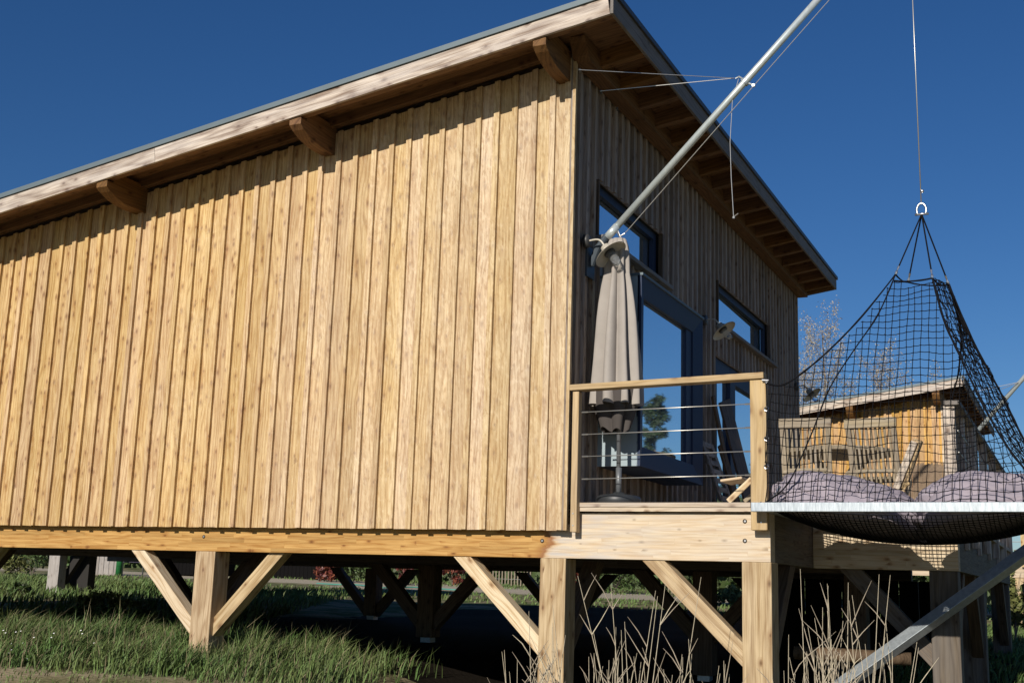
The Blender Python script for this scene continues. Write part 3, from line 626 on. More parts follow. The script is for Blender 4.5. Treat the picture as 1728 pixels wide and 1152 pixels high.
mb.build('stay_wire', 'cable', boom)
for px, py in ((977, 118), (1013, 154), (1040, 183)):
    q = at(px, py, 0, 0.85); mb = MB(); mb.tube([q, q + V((0, 0.15, 0.1)), q + V((-0.1, 0.4, 0.05))], 0.04, 6); mb.build('eye_hook', 'darkmetal', boom)
mb = MB(); mb.tube([cp + V((-0.3, 0, 0.2)), at(1236, 170, 1, 3.1), at(1232, 240, 1, 3.1), at(1234, 300, 1, 3.1), at(1238, 367, 1, 3.1)], 0.017, 5)
q = at(1238, 367, 1, 3.1); mb.tube([q + V((-0.05, 0, 0)), q + V((0.22, 0, 0.17))], 0.02, 5); mb.lathe(q + V((0, 0, -0.06)), (0, 0, 1), [(0, 0), (0.01, 0.06), (0.1, 0.06), (0.12, 0)], 8); mb.build('loose_wire', 'cable', boom)
s0 = BA + u_ * 0.75 + V((0.18, 0, -0.16)); mb = MB()
mb.tube([BA + u_ * 0.6 + V((0.1, 0, -0.15)), BA + u_ * 0.45 + V((0.35, 0, -0.38)), BA + u_ * 0.8 + V((0.45, 0, -0.35)), cp + V((0.42, -0.05, -0.3)), TIP + V((0.3, -0.05, -0.35))], 0.019, 5)
mb.build('hoist_wire', 'cable', boom)
mb = MB(); mb.tube([BA + u_ * 0.55 + V((0.05, 0, -0.1)), BA + u_ * 0.45 + V((0.3, 0, -0.36)), BA + u_ * 0.55 + V((0.5, 0, -0.3))], 0.045, 6); mb.build('hook', 'bolt', boom)

# ------------------------------------------------------------------ hammock frame and hanging net
FX0, FX1, FY0, FY1 = 8.62, 20.3, -0.9, 8.8
fr = thing('hammock_frame', (FX0, FY0, 1), 'galvanised steel frame jutting out at deck level with a diagonal strut', 'steel frame')
def hbeam(name, x0, x1, y0, y1): return box(name, x0, x1, y0, y1, 0.78, 1.15, M['galv'], fr, bevel=0.015)
hb = MB()
zt = 1.15
box('front_beam', FX0, FX1, FY0, FY0 + 0.36, 0.78, 1.15, M['galv'], fr, bevel=0.02)
for x in (FX0 + 0.5, FX1 - 0.36): box('side_beam', x, x + 0.36, FY0 + 0.37, FY1, 0.785, 1.145, M['galv_dull'], fr, bevel=0.015)
box('back_beam', FX0 + 0.9, FX1 - 0.37, FY1 - 0.4, FY1 - 0.04, 0.785, 1.145, M['galv_dull'], fr, bevel=0.015)
q0, q1 = at(1405, 1166, 1, 8.6), at(1742, 925, 1, 8.6); dq = (q1 - q0)
bar('diagonal_strut', q0 - dq * 0.02, q1 + dq * 0.03, 0.5, 0.5, M['galv_strut'], fr, up=(0, -1, 0.75), bevel=0.02)

A = V((14.06, 3.2, 11.31)); B = V((15.58, 3.2, 11.02)); C = V((16.02, 5.5, 11.26)); D = V((14.3, 5.5, 11.5))
PT = at(1292, 646, 1, -0.1); FLc = V((9.2, FY0 + 0.1, zt)); FRc = V((FX1, FY0 + 0.1, zt)); BRc = V((FX1, FY1, zt)); WPt = V((15.5, 8.8, 6.2))
net = thing('play_net', HUB, 'black rope net hung like a tent over the frame from one steel rope', 'net')
mb = MB(); hs_ = V((HUB.x, HUB.y, HUB.z + 0.35)); mb.tube([hs_, TIP + V((0.1, 0, -0.1))], 0.026, 6); mb.build('hoist_rope', 'cable', net, smooth=True)
mb = MB(); q = at(1556, 323, 1, 4.2); mb.lathe(q, (0, 0, 1), [(-0.06, 0.03), (-0.03, 0.08), (0.05, 0.08), (0.08, 0.03)], 8)
sh = [HUB + V((-0.17, 0, -0.15)), HUB + V((-0.2, 0, 0.08)), HUB + V((-0.12, 0, 0.28)), HUB + V((0, 0, 0.35)), HUB + V((0.12, 0, 0.28)), HUB + V((0.2, 0, 0.08)), HUB + V((0.17, 0, -0.15))]
mb.tube(spline(sh, 4), 0.05, 8); mb.tube([HUB + V((-0.28, 0, -0.15)), HUB + V((0.3, 0, -0.15))], 0.055, 8); mb.build('shackle', 'bolt', net, smooth=True)
for P in (A, B, C, D):
    mb = MB(); mb.tube([HUB + V((0, 0, -0.15)), P + (HUB - P).normalized() * 0.35], 0.035, 6); sl_ = mb.build('sling_rope', 'rope', net)
    d = (HUB - P).normalized(); mb = MB(); mb.tube([P - d * 0.02, P + d * 0.1, P + d * 0.22, P + d * 0.42], [0.03, 0.07, 0.03, 0.05], 8); mb.build('snap_hook', 'bolt', sl_)
ridgeA = spline([A, at(1455, 533, 1, 2.3), at(1400, 590, 1, 1.5), at(1350, 632, 1, 0.7), at(1318, 650, 1, 0.2), PT], 5)
ridgeB = spline([B, at(1593, 540, 1, 2.2), at(1619, 598, 1, 1.5), at(1668, 700, 1, 0.5), at(1724, 785, 1, -0.3), FRc], 5)
ridgeC = spline([C, at(1640, 572, 1, 6.2), at(1690, 665, 1, 7.2), at(1728, 742, 1, 7.9), BRc], 5)
vrope = spline([C, at(1621, 560, 1, 7.2), at(1617, 630, 1, 8.4), at(1604, 692, 1, 8.8), at(1607, 807, 1, 8.8), at(1609, 862, 1, 8.8)], 5)
seam = spline([A, at(1482, 530, 1, 2.4), at(1440, 592, 1, 1.6), at(1400, 655, 1, 0.8), at(1368, 735, 1, 0.0), at(1330, 815, 1, -0.6), FLc], 5)
edge = spline([PT, PT + V((0.1, -0.1, -1.4)), PT + V((0.0, -0.2, -2.8)), PT + V((0.1, -0.3, -4.1)), FLc], 4)
top1 = curve(A + V((-0.08, 0, -0.28)), B, 0.07, 10); top2 = curve(B, C, 0.16, 8); top3 = curve(C, D, 0.1, 6); top4 = curve(D, A, 0.1, 6)
for pts, r in ((ridgeA, 0.04), (ridgeB, 0.045), (ridgeC, 0.055), (vrope, 0.035), (seam, 0.034), (edge, 0.022), (top1, 0.034), (top2, 0.034), (top3, 0.034), (top4, 0.034)):
    mb = MB(); mb.tube(pts, [r * random.uniform(0.8, 1.25) for _ in pts], 6); mb.build('edge_rope', 'rope', net, smooth=True)
mb = MB(); mb.tube([PT, PT + V((0.12, 0, 0.1)), PT + V((-0.15, 0, 0.12))], 0.05, 6)
for pz in (690, 740, 787):
    q = at(1292, pz, 1, -0.05); rg = [q + V((0.03 + 0.09 * math.cos(t), -0.02, 0.09 * math.sin(t))) for t in [i * 0.7 for i in range(9)]]; mb.tube(rg, 0.025, 5)
mb.build('ring', 'bolt', net)
mb = MB(); mb.tube([at(1299, 845, 1, -0.7), at(1316, 823, 1, -0.5)], 0.03, 6); mb.tube([at(1312, 828, 1, -0.55), at(1317, 820, 1, -0.5)], 0.06, 6); mb.build('turnbuckle', 'bolt', net)

def front_y(x, z):
    k = 0.18 + 0.23 * min(max((x - 9) / 3, 0), 1); return FY0 + 0.1 + k * (z - zt)
polyl = [(p.x, p.z) for p in edge[::-1][:-1]] + [(p.x, p.z) for p in ridgeA[::-1][:-1]] + [(p.x, p.z) for p in top1] + [(p.x, p.z) for p in ridgeB[1:]]
def inside(x, z):
    c = False; n = len(polyl); j = n - 1
    for i in range(n):
        (xi, zi), (xj, zj) = polyl[i], polyl[j]
        if (zi > z) != (zj > z) and x < (xj - xi) * (z - zi) / (zj - zi) + xi: c = not c
        j = i
    return c
R_ = 0.02
def strand(mb, pts, r=R_):
    if len(pts) > 1: mb.tube(pts, r, 4, cap=False)
def knot(mb, p, r=0.042):
    p = V(p); mb.add([p + V((r, 0, 0)), p + V((-r, 0, 0)), p + V((0, r, 0)), p + V((0, -r, 0)), p + V((0, 0, r)), p + V((0, 0, -r))], [(0, 2, 4), (2, 1, 4), (1, 3, 4), (3, 0, 4), (2, 0, 5), (1, 2, 5), (3, 1, 5), (0, 3, 5)])
zrow = []; z = 11.3; k = 0
while z > zt: zrow.append(z); z -= 0.30 + 0.085 * min((11.3 - z) / 8, 1)
zrow.append(zt)
def col_x(i, z):
    x = 15.75 + i * 0.29; t = (11.3 - z) / 10
    return x + (0.03 * i) * t * (1.0 if i < 0 else 0.7) + 0.045 * mnoise.noise(V((i * 0.9, z * 0.5, 1))) * 2
def row_z(j, x): return zrow[j] + 0.07 * mnoise.noise(V((x * 0.8, j * 0.35, 5))) * 2 + 0.05 * math.sin(x * 2.1 + j * 0.12) if 0 < j < len(zrow) - 1 else zrow[j]
fn = MB()
for i in range(-28, 20):
    run = []
    for j in range(len(zrow)):
        x = col_x(i, zrow[j]); z = row_z(j, x)
        if inside(x, z) or (j == len(zrow) - 1 and 8.7 < x < 20.3):
            p = V((x, front_y(x, z), z)); run.append(p)
            if random.random() < 0.8: knot(fn, p)
        else: strand(fn, run); run = []
    strand(fn, run)
for j in range(1, len(zrow) - 1):
    run = []
    for i2 in range(-28 * 2, 20 * 2):
        i = i2 / 2; x = col_x(i, zrow[j]); z = row_z(j, x) - (0.02 if i2 % 2 else 0)
        if inside(x, z): run.append(V((x, front_y(x, z), z)))
        else: strand(fn, run); run = []
    strand(fn, run)
tag(fn.build('net_front', 'black', net), kind='stuff')
def patch(name, L, Rr, top, bot, nc, nr, amp=0.06, r=R_):
    """net between two edge ropes"""
    def samp(pl, t):
        f = t * (len(pl) - 1); i = min(int(f), len(pl) - 2); return pl[i].lerp(pl[i + 1], f - i)
    mb = MB(); G = [[None] * (nc + 1) for _ in range(nr + 1)]
    for j in range(nr + 1):
        v = j / nr; a, b = samp(L, v), samp(Rr, v)
        for i in range(nc + 1):
            u = i / nc; p = a.lerp(b, u); p = p + V([amp * 2 * mnoise.noise(V((i * 0.7, j * 0.7, s * 9 + nc))) for s in range(3)]); G[j][i] = p
    for j in range(nr + 1): strand(mb, G[j], r)
    for i in range(nc + 1): strand(mb, [G[j][i] for j in range(nr + 1)], r)
    for rw in G:
        for p in rw:
            if random.random() < 0.6: knot(mb, p)
    tag(mb.build(name, 'black', net), kind='stuff')
patch('net_side', ridgeB, ridgeC, None, None, 15, 34)
patch('net_back', ridgeC, vrope, None, None, 12, 32)
hm = MB(); nxs, nys = 60, 44
def hz(x, y):
    u, v = (x - FX0 - 0.5) / (FX1 - FX0 - 0.6), (y - FY0) / (FY1 - FY0)
    s = max(0, 4 * u * (1 - u)) ** 0.8 * max(0, 4 * v * (1 - v)) ** 0.55; return 0.95 - 1.2 * s
for i in range(nxs + 1):
    x = FX0 + 0.5 + (FX1 - FX0 - 0.6) * i / nxs; strand(hm, [V((x + 0.03 * math.sin(i + j * 0.3), FY0 + 0.2 + (FY1 - FY0 - 0.4) * j / 22, hz(x, FY0 + 0.2 + (FY1 - FY0 - 0.4) * j / 22))) for j in range(23)], 0.022)
for j in range(nys + 1):
    y = FY0 + 0.2 + (FY1 - FY0 - 0.4) * j / nys; strand(hm, [V((FX0 + 0.5 + (FX1 - FX0 - 0.6) * i / 30, y, hz(FX0 + 0.5 + (FX1 - FX0 - 0.6) * i / 30, y))) for i in range(31)], 0.022)
tag(hm.build('hammock_netting', 'black', net), kind='stuff')

# ------------------------------------------------------------------ cushions in the net
def cushion(label, c, r, seed, tilt=0.0, folds=0.07):
    nu, nv = 110, 60; vs = []; fs = []
    for j in range(nv + 1):
        ph = math.pi * j / nv
        for i in range(nu):
            th = 2 * math.pi * i / nu
            sx, sy = math.cos(th), math.sin(th); e = 0.75
            sx = math.copysign(abs(sx) ** e, sx); sy = math.copysign(abs(sy) ** e, sy)
            q = V((sx * math.sin(ph) ** 0.8 * r[0], sy * math.sin(ph) ** 0.8 * r[1], math.cos(ph) * r[2]))
            n_ = mnoise.noise(V((q.x * 0.55, q.y * 0.55, q.z * 0.8 + seed))) + 0.5 * abs(mnoise.noise(V((q.x * 1.1 + seed, q.y * 0.5, q.z * 1.6))))
            cr = abs(mnoise.noise(V((q.x * 0.9 + seed, q.y * 0.5 + q.z, seed)))); q *= 1 + folds * n_ * 2 - 0.10 * max(0, 0.12 - cr) / 0.12; q.z += tilt * q.x
            P = V(c) + q; P.z = max(P.z, hz(P.x, min(max(P.y, FY0), FY1)) + 0.06)
            vs.append(P - V(c))
    for j in range(nv):
        for i in range(nu): fs.append((j * nu + i, (j + 1) * nu + i, (j + 1) * nu + (i + 1) % nu, j * nu + (i + 1) % nu))
    o = meshobj('bean_bag', vs, fs, 'cushion', c, smooth=True)
    tag(o, label, 'cushion', 'lavender bean bags in the net'); return o
cushion('lavender bean bag in the net next to the railing post', (11.85, 2.5, 1.12), (3.05, 2.95, 1.38), 3.1, tilt=-0.17)
cushion('lavender bean bag lying on the far side of the net away from the railing', (17.65, 2.6, 1.02), (3.3, 2.95, 1.52), 8.2, tilt=0.02)

# ------------------------------------------------------------------ parasol
ux, uy = 1.5, 2.55
um = thing('closed_parasol', (1.6, uy, 1.25), 'closed taupe parasol on a dark round base beside the cabin corner', 'parasol')
mb = MB(); mb.lathe((1.62, uy, 1.25), (0, 0, 1), [(0, 0), (0, 0.95), (0.1, 1.02), (0.3, 1.04), (0.42, 0.98), (0.47, 0.85), (0.55, 0.28), (0.62, 0.22), (0.62, 0)], 40); mb.build('base', 'plastic', um, smooth=True)
mb = MB(); mb.tube([(1.62, uy, 1.3), (1.5, uy, 13.6)], 0.1, 14); mb.tube([(1.62, uy, 1.8), (1.61, uy, 3.0)], 0.135, 14); mb.build('pole', 'poleg', um, smooth=True)
def canopy(prof, nf, depth, seed, cx, hem=0.0):
    n = 120; vs = []; fs = []
    for j, (z, r) in enumerate(prof):
        t = j / (len(prof) - 1)
        for i in range(n):
            a = 2 * math.pi * i / n; f = 0.5 + 0.5 * math.cos(nf * a + 0.7 * math.sin(2 * a + seed) + seed)
            f = f ** 0.6; dd = depth * min(1, t * 2.2 + 0.12)
            rr = r * (1 - dd + dd * f + 0.05 * math.sin(3 * a + z * 0.7 + seed)); zz = z + hem * t ** 6 * (0.5 * math.cos(nf * a + seed) + 0.3 * math.sin(2 * a))
            vs.append((cx + rr * math.cos(a) - 0.0, uy + rr * 0.82 * math.sin(a), zz))
    for j in range(len(prof) - 1):
        for i in range(n): fs.append((j * n + i, j * n + (i + 1) % n, (j + 1) * n + (i + 1) % n, (j + 1) * n + i))
    m_ = MB(); m_.add(vs, [f[::-1] for f in fs]); return m_
prof = [(13.95, 0.05), (13.93, 0.42), (13.6, 0.55), (13.1, 0.64), (12.7, 0.66), (12.2, 0.66), (11.6, 0.78), (10.8, 0.9), (10.0, 1.0), (9.0, 1.1), (8.0, 1.2), (7.0, 1.3), (6.3, 1.34), (5.9, 1.36)]
cn = canopy(prof, 8, 0.5, 1.2, 1.42, 0.05).build('canopy', 'canvas', um, smooth=True)
pr2 = [(6.6, 1.12), (6.0, 1.12), (5.5, 1.02), (5.1, 0.88), (4.7, 0.76)]
canopy(pr2, 6, 0.4, 0.9, 1.42, 0.2).build('canopy_lining', 'canvasdark', um, smooth=True)

# ------------------------------------------------------------------ wall lamps
def lamp(label, y, z, sc_=1.0, off=0.0):
    t = thing('wall_lamp', (0, y, z), label, 'lamp', 'swan neck lamps on the front wall')
    mb = MB(); mb.lathe((off, y, z), (1, 0, 0), [(0.0, 0), (0.0, 0.33), (0.2, 0.33), (0.26, 0.28), (0.26, 0)], 20); mb.build('mount', 'darkmetal', t, smooth=True)
    hc = V((off + 1.32, y, z - 0.72)); ax = V((0.62, -0.06, -0.78)).normalized()
    neck = hc - ax * 0.45
    mb = MB(); mb.tube(spline([(off + 0.2, y, z), (off + 0.62, y, z + 0.03), (off + 0.85, y, z - 0.08), neck], 6), 0.05, 8); mb.build('swan_neck', 'enamel', t, smooth=True)
    sh = MB(); sh.lathe(hc, ax, [(-0.5, 0.1), (-0.48, 0.22), (-0.22, 0.26), (-0.15, 0.34), (-0.02, 0.6), (0.05, 0.83), (0.07, 0.835), (0.03, 0.8), (-0.06, 0.5), (-0.1, 0.3), (-0.1, 0.0)], 36); shd = sh.build('lamp_shade', 'enamel', t, smooth=True)
    mb = MB(); mb.lathe(hc - ax * 0.08, ax, [(0.0, 0.0), (0.0, 0.28), (0.1, 0.28), (0.12, 0.2), (0.12, 0)], 12); mb.build('lamp_holder', 'darkmetal', shd)
    mb = MB(); mb.lathe(hc, ax, [(0.03, 0.2), (0.4, 0.22), (0.62, 0.2), (0.74, 0.12), (0.78, 0.0)], 16); mb.build('glass_globe', 'clear', shd, smooth=True)
lamp('swan neck wall lamp hanging in front of the parasol top', 1.75, 13.75, off=0.02)
lamp('swan neck wall lamp between the large box window and the far upper window', 21.68, 14.15)
lamp('swan neck wall lamp at the far end of the cabin front, behind the net', 48.31, 14.3)

# ------------------------------------------------------------------ things leaning on the front wall and a folding stool
def lean(name, label, cat, px0, py0, px1, py1, yy, wd, th, m_, grp=None):
    a, b = at(px0, py0, 0, yy[0]), at(px1, py1, 0, yy[1]); b = a + (b - a) * ((1.27 - a.z) / (b.z - a.z)); o = bar(name, b, a, wd, th, m_, None, up=(1, 0, 0)); tag(o, label, cat, grp); return o
gl = 'planks leaning against the front wall'
lean('leaning_plank', 'reddish plank leaning highest against the wall beside the glazed door', 'plank', 1203, 668, 1238, 845, (0.3, 1.0), 0.5, 0.15, M['plank'], gl)
lean('leaning_plank', 'wide dark board leaning across the glazed door', 'plank', 1222, 676, 1264, 842, (0.35, 1.5), 2.4, 0.14, M['plank'], gl)
lean('leaning_plank', 'short dark plank leaning between the two taller boards', 'plank', 1216, 750, 1243, 845, (0.5, 1.2), 1.0, 0.15, M['plank'], gl)
# slatted lounger frame folded upright
t = thing('folded_lounger', at(1200, 845, 0, 1.2), 'folded slatted wooden lounger leaning in shade under the box window', 'lounger')
for dx in (0, 15): a, b = at(1184 + dx, 744 + dx * 0.4, 0, 0.5), at(1217 + dx, 845, 0, 1.4); bar('side_rail', b, a, 0.3, 0.16, M['oldfence'], t)
for k in range(7):
    f = k / 6; a = at(1184 + 33 * f, 748 + 92 * f, 0, 0.55 + 0.9 * f); b = at(1199 + 33 * f, 753 + 90 * f, 0, 0.55 + 0.9 * f); bar('slat', a, b, 0.12, 0.28, M['oldfence'], t)
t = thing('folding_stool', at(1248, 845, 1, 6), 'small folding stool with crossed pale wooden legs behind the railing post', 'stool')
bar('leg', at(1229, 846, 1, 5.0), at(1269, 808, 1, 5.0), 0.14, 0.27, M['brace'], t, bevel=0.03); bar('leg', at(1256, 846, 1, 6.9), at(1296, 812, 1, 6.9), 0.12, 0.2, M['teak'], t, bevel=0.03)
bar('seat', at(1224, 813.5, 1, 6.2), at(1260, 808.5, 1, 6.2), 1.8, 0.12, M['brace'], t, bevel=0.03)

# ------------------------------------------------------------------ garden chairs and table on the terrace
def chair(label, c, yaw, lean_=0.28):
    t = thing('folding_chair', c, label, 'chair', 'slatted garden chairs on the terrace')
    R = Matrix.Rotation(yaw, 3, 'Z')
    def W(x, y, z): return V(c) + R @ V((x, y, z))
    bk = lambda f: (0.0 - lean_ * f * 0 - lean_ * (f * 5.0), 5.0 * f)      # back leans to -y in local
    def Pb(x, f): return W(x, -0.9 - lean_ * 4.6 * f, 0.2 + 4.75 * f)
    for s in (-1.15, 1.15): bar('back_rail', Pb(s, 0.0), Pb(s * 1.02, 1.0), 0.26, 0.2, M['teak'], t, up=R @ V((0, 1, 0)), bevel=0.02)
    bar('top_rail', Pb(-1.35, 1.03), Pb(1.35, 1.03), 0.22, 0.5, M['teak'], t, bevel=0.04)
    bar('mid_rail', Pb(-1.05, 0.52), Pb(1.05, 0.52), 0.12, 0.2, M['teak'], t)
    for k in range(9):
        x = -0.94 + k * 0.235; bar('slat', Pb(x, 0.1), Pb(x, 0.98), 0.11, 0.08, M['teak'], t, up=R @ V((0, 1, 0)))
    for k in range(7): bar('seat_slat', W(-1.05, -1.2 + k * 0.36, 2.35), W(1.05, -1.2 + k * 0.36, 2.35), 0.24, 0.12, M['teak'], t)
    for s in (-1.1, 1.1):
        bar('leg', W(s, 1.3, 0.02), W(s, -1.6, 2.6), 0.2, 0.22, M['teak'], t); bar('leg', W(s * 0.9, -1.4, 0.02), W(s * 0.9, 1.2, 2.4), 0.2, 0.22, M['teak'], t)
    return t
def to_face(px, py, yy, ztop): q = at(px, py, 1, yy); return q
c1 = at(1352, 722, 1, 13.5); c2 = at(1493, 727, 1, 14.5)
chair('slatted garden chair nearest the cabin wall, its pale back turned to the net', (c1.x + 0.1, c1.y + 1.9, 1.26), 0.05, 0.22)
chair('slatted garden chair in the middle of the terrace, left of the tilted armrest', (c2.x - 0.35, c2.y + 1.9, 1.26), -0.14, 0.30)
tt = thing('round_table', (8.6, 21, 1.26), 'round slatted wooden garden table between the two chairs', 'table')
mb = MB(); mb.lathe((8.3, 21, 5.5), (0, 0, 1), [(0, 0), (0, 3.1), (0.18, 3.15), (0.22, 3.1), (0.22, 0)], 40); mb.build('table_top', 'teak', tt)
for s in (-1, 1):
    bar('leg', (8.3 + s * 1.7, 20.2, 1.3), (8.3 - s * 1.5, 20.2, 5.45), 0.25, 0.3, M['teak'], tt); bar('leg', (8.3 + s * 1.7, 21.9, 1.3), (8.3 - s * 1.5, 21.9, 5.45), 0.25, 0.3, M['teak'], tt)
bar('stretcher', (6.9, 20.1, 3.4), (9.8, 20.1, 3.4), 0.15, 0.3, M['teak'], tt)
arm = thing('tilted_chair', at(1530, 800, 1, 13), 'garden chair turned sideways, its sloping side frame rising before the far wall', 'chair', None)
a, b = at(1515, 842, 1, 12.6), at(1550, 742, 1, 12.6); bar('side_frame', a, b, 0.5, 0.42, M['rail'], arm, up=(1, 0, 0), bevel=0.03)
bar('armrest', at(1512, 824, 1, 12.3), at(1543, 745, 1, 12.3), 0.3, 0.34, M['fascia'], arm, up=(1, 0, 0)); bar('cross_bar', at(1510, 830, 1, 12.5), at(1533, 812, 1, 12.5), 0.3, 0.3, M['rail'], arm)
# brushwood screen on the terrace
a, b = at(1512, 782, 1, 40), at(1603, 850, 1, 40)
bs = thing('brushwood_screen', (a.x, 40, 1.26), 'low brown brushwood screen at the far edge of the terrace', 'screen')
mb = MB()
for k in range(150):
    x = a.x + (b.x - a.x) * k / 149; mb.tube([(x, 40 + random.uniform(-0.1, 0.1), 1.3), (x + random.uniform(-.1, .1), 40, a.z + random.uniform(-0.25, 0.05))], 0.045, 4)
tag(mb.build('brushwood', 'mat', bs), kind='stuff')

# ------------------------------------------------------------------ neighbour cabin
NB = V((at(1625, 650, 1, 112).x - OX, 112 + OY, at(1625, 650, 1, 112).z - zr(OX)))
nb = thing('neighbour_cabin', NB, 'smaller looking timber cabin behind the net, same boards and sloping roof', 'cabin')
def nv(x, y, z): return NB + V((x, y, z))
mb = MB(); mb.add([nv(-40, 0.27, 0), nv(-0.3, 0.27, 0), nv(-0.3, 0.27, zr(-0.3)), nv(-40, 0.27, zr(-40)), nv(-40, 0.7, 0), nv(-0.3, 0.7, 0), nv(-0.3, 0.7, zr(-0.3)), nv(-40, 0.7, zr(-40))],
                  [(0, 1, 2, 3), (7, 6, 5, 4), (0, 4, 5, 1), (1, 5, 6, 2), (2, 6, 7, 3), (3, 7, 4, 0)])
M['clad_nb'] = wood('orange_larch_cladding', (0.32, 0.16, 0.05), (0.62, 0.39, 0.15), var=0.2, knots=0.4)
nsw = mb.build('side_wall', 'dark', nb)
x = -22.0
while x < -0.3:
    xn = min(x + 1.0, -0.12)
    prism('plank', nv(x - 0.12, 0.19, 0), (0, 0, 1), (1, 0, 0), [(0, 0), (zr(x), 0), (zr(xn), xn - x - 0.02), (0, xn - x - 0.02)], 0.14, M['clad_nb'], nsw)
    prism('batten', nv(xn - FB, 0.0, 0), (0, 0, 1), (1, 0, 0), [(0, 0), (zr(xn - FB), 0), (zr(xn), FB), (0, FB)], 0.3, M['clad_nb'], nsw); x = xn
mb = MB(); mb.box(NB.x - 0.8, NB.x - 0.27, NB.y + 0.3, NB.y + 48, NB.z, NB.z + 22.7); nfw = mb.build('front_wall', 'dark', nb)
y = 0.2
while y < 48:
    box('plank', NB.x - 0.26, NB.x - 0.12, NB.y + y, NB.y + y + 0.96, NB.z + 0.5, NB.z + 22.8, M['clad_shade'], nfw); box('batten', NB.x - 0.12, NB.x, NB.y + y + 0.8, NB.y + y + 1.09, NB.z + 0.5, NB.z + 22.8, M['clad_shade'], nfw); y += 1.0
def nslope(name, x0, x1, y0, y1, zlo, h, m_, par):
    return reparent(slope_bar(name, x0, x1, y0, y1, zlo, h, m_, None), par, NB)
nroof = nslope('roof', -36, OX - 0.16, -OY + 0.17, 50, 0.86, 0.14, M['rafter'], nb)
for a, b in ((-36, -9.5), (-9.5, OX)): nslope('fascia_board', a, b - 0.01, -OY, -OY + 0.15, -0.05, 1.0, M['fascia'], nroof)
nslope('roof_edge_trim', -36, OX + 0.12, -OY - 0.1, -OY + 0.14, 0.97, 0.3, M['zinc'], nroof)
nslope('rafter', -36, OX - 0.02, -OY + 0.16, -OY + 0.62, 0.06, 0.78, M['rafter'], nroof); nslope('frieze_beam', -30, -0.3, -0.42, -0.02, -0.32, 1.1, M['rafter'], nroof)
box('fascia_board', NB.x + OX + 0.002, NB.x + OX + 0.15, NB.y - OY, NB.y + 50, NB.z + zr(OX), NB.z + zr(OX) + 0.9, M['fascia_dark'], nroof)
box('roof_edge_trim', NB.x + OX - 0.05, NB.x + OX + 0.26, NB.y - OY - 0.1, NB.y + 50, NB.z + zr(OX) + 0.91, NB.z + zr(OX) + 1.2, M['darkmetal'], nroof)
for k in range(17): nslope('rafter', -1.5, OX - 0.02, 1.4 + 2.8 * k, 1.85 + 2.8 * k, 0.06, 0.78, M['rafter'], nroof)
for px in (1581, 1435):
    c = at(px, 680, 1, NB.y - 1.9).x - NB.x; t_ = zr(c)
    prism('purlin_end', nv(c, -2.98, t_), (0, 1, 0), (0, 0, 1), [(0, -0.02), (0, -0.5), (0.35, -1.0), (0.85, -1.4), (2.3, -1.5), (2.3, 0.5), (0.5, 0.5), (0.5, -0.02)], 0.9, M['rafter'], nroof)
box('corner_post', NB.x - 0.1, NB.x + 0.5, NB.y - 0.35, NB.y + 0.1, NB.z + 0.1, NB.z + 20.5, M['glulam_pale'], nb)
box('ring_beam', NB.x - 34, NB.x + 9.0, NB.y + 0.5, NB.y + 1.3, NB.z - 1.2, NB.z + 0.8, M['glulam_pale'], nb)
box('deck_edge', NB.x + 0.5, NB.x + 9.2, NB.y + 0.3, NB.y + 0.48, NB.z + 0.9, NB.z + 1.25, M['deck'], nb)
box('deck_floor', NB.x, NB.x + 9.0, NB.y + 0.5, NB.y + 48, NB.z + 1.0, NB.z + 1.2, M['deck'], nb)
for x_ in (7.8, -1.3, -20.8):
    for y_ in (0.6, 24):
        p_ = nv(x_, y_, 0); box('pile', p_.x, p_.x + 1.2, p_.y, p_.y + 1.2, zg(p_.x, p_.y) - 0.2, NB.z - 1.205, M['post'], nb)
reparent(brace((7.8, 1.1, -4.6), (4.4, 1.1, -1.2)), nb, NB)
bx_ = box('window', NB.x + 0.05, NB.x + 1.9, NB.y + 22, NB.y + 32, NB.z + 3.2, NB.z + 12.4, M['navy'], nb)
box('pane', NB.x + 1.905, NB.x + 1.93, NB.y + 22.8, NB.y + 31.2, NB.z + 4.1, NB.z + 11.6, M['glass'], bx_)
bx_ = box('window', NB.x + 0.005, NB.x + 0.12, NB.y + 5, NB.y + 17, NB.z + 2.0, NB.z + 12.4, M['navy'], nb)
box('pane', NB.x + 0.125, NB.x + 0.14, NB.y + 5.8, NB.y + 16.2, NB.z + 2.6, NB.z + 11.6, M['glass'], bx_)
nr = thing('neighbour_railing', nv(5, 0.2, 1), 'far deck railing with thin cables and a short orange post', 'railing')
for x_ in (0.6, 4.7, 8.7): box('post', NB.x + x_, NB.x + x_ + 0.5, NB.y, NB.y + 0.45, NB.z + 0.1, NB.z + 6.3, M['rail'], nr)
box('handrail', NB.x + 0.5, NB.x + 9.3, NB.y - 0.05, NB.y + 0.5, NB.z + 6.32, NB.z + 6.6, M['rail'], nr)
for z_ in (2.2, 3.2, 4.2, 5.2): mb = MB(); mb.tube([nv(0.8, 0.2, z_), nv(9, 0.2, z_)], 0.04, 5); mb.build('cable', 'cable', nr)
# its boom
q0, q1 = at(1646, 731, 1, NB.y + 2.4), at(1732, 632, 1, NB.y + 3.2); dq = q1 - q0
b2 = thing('lifting_boom', q0, 'thinner looking steel boom of the far cabin, at the right edge behind the net', 'boom', 'net booms')
mb = MB(); mb.tube([q0, q0 + dq * 4.5], 0.28, 14); mb.build('pole', 'pole', b2, smooth=True)
q2 = at(1722, 644, 1, NB.y + 3.0); mb = MB(); mb.tube([q2, at(1648, 660, 1, NB.y + 1)], 0.05, 4); mb.tube([q2, at(1690, 656, 1, NB.y + 1)], 0.05, 4); mb.build('stay_wire', 'cable', b2)

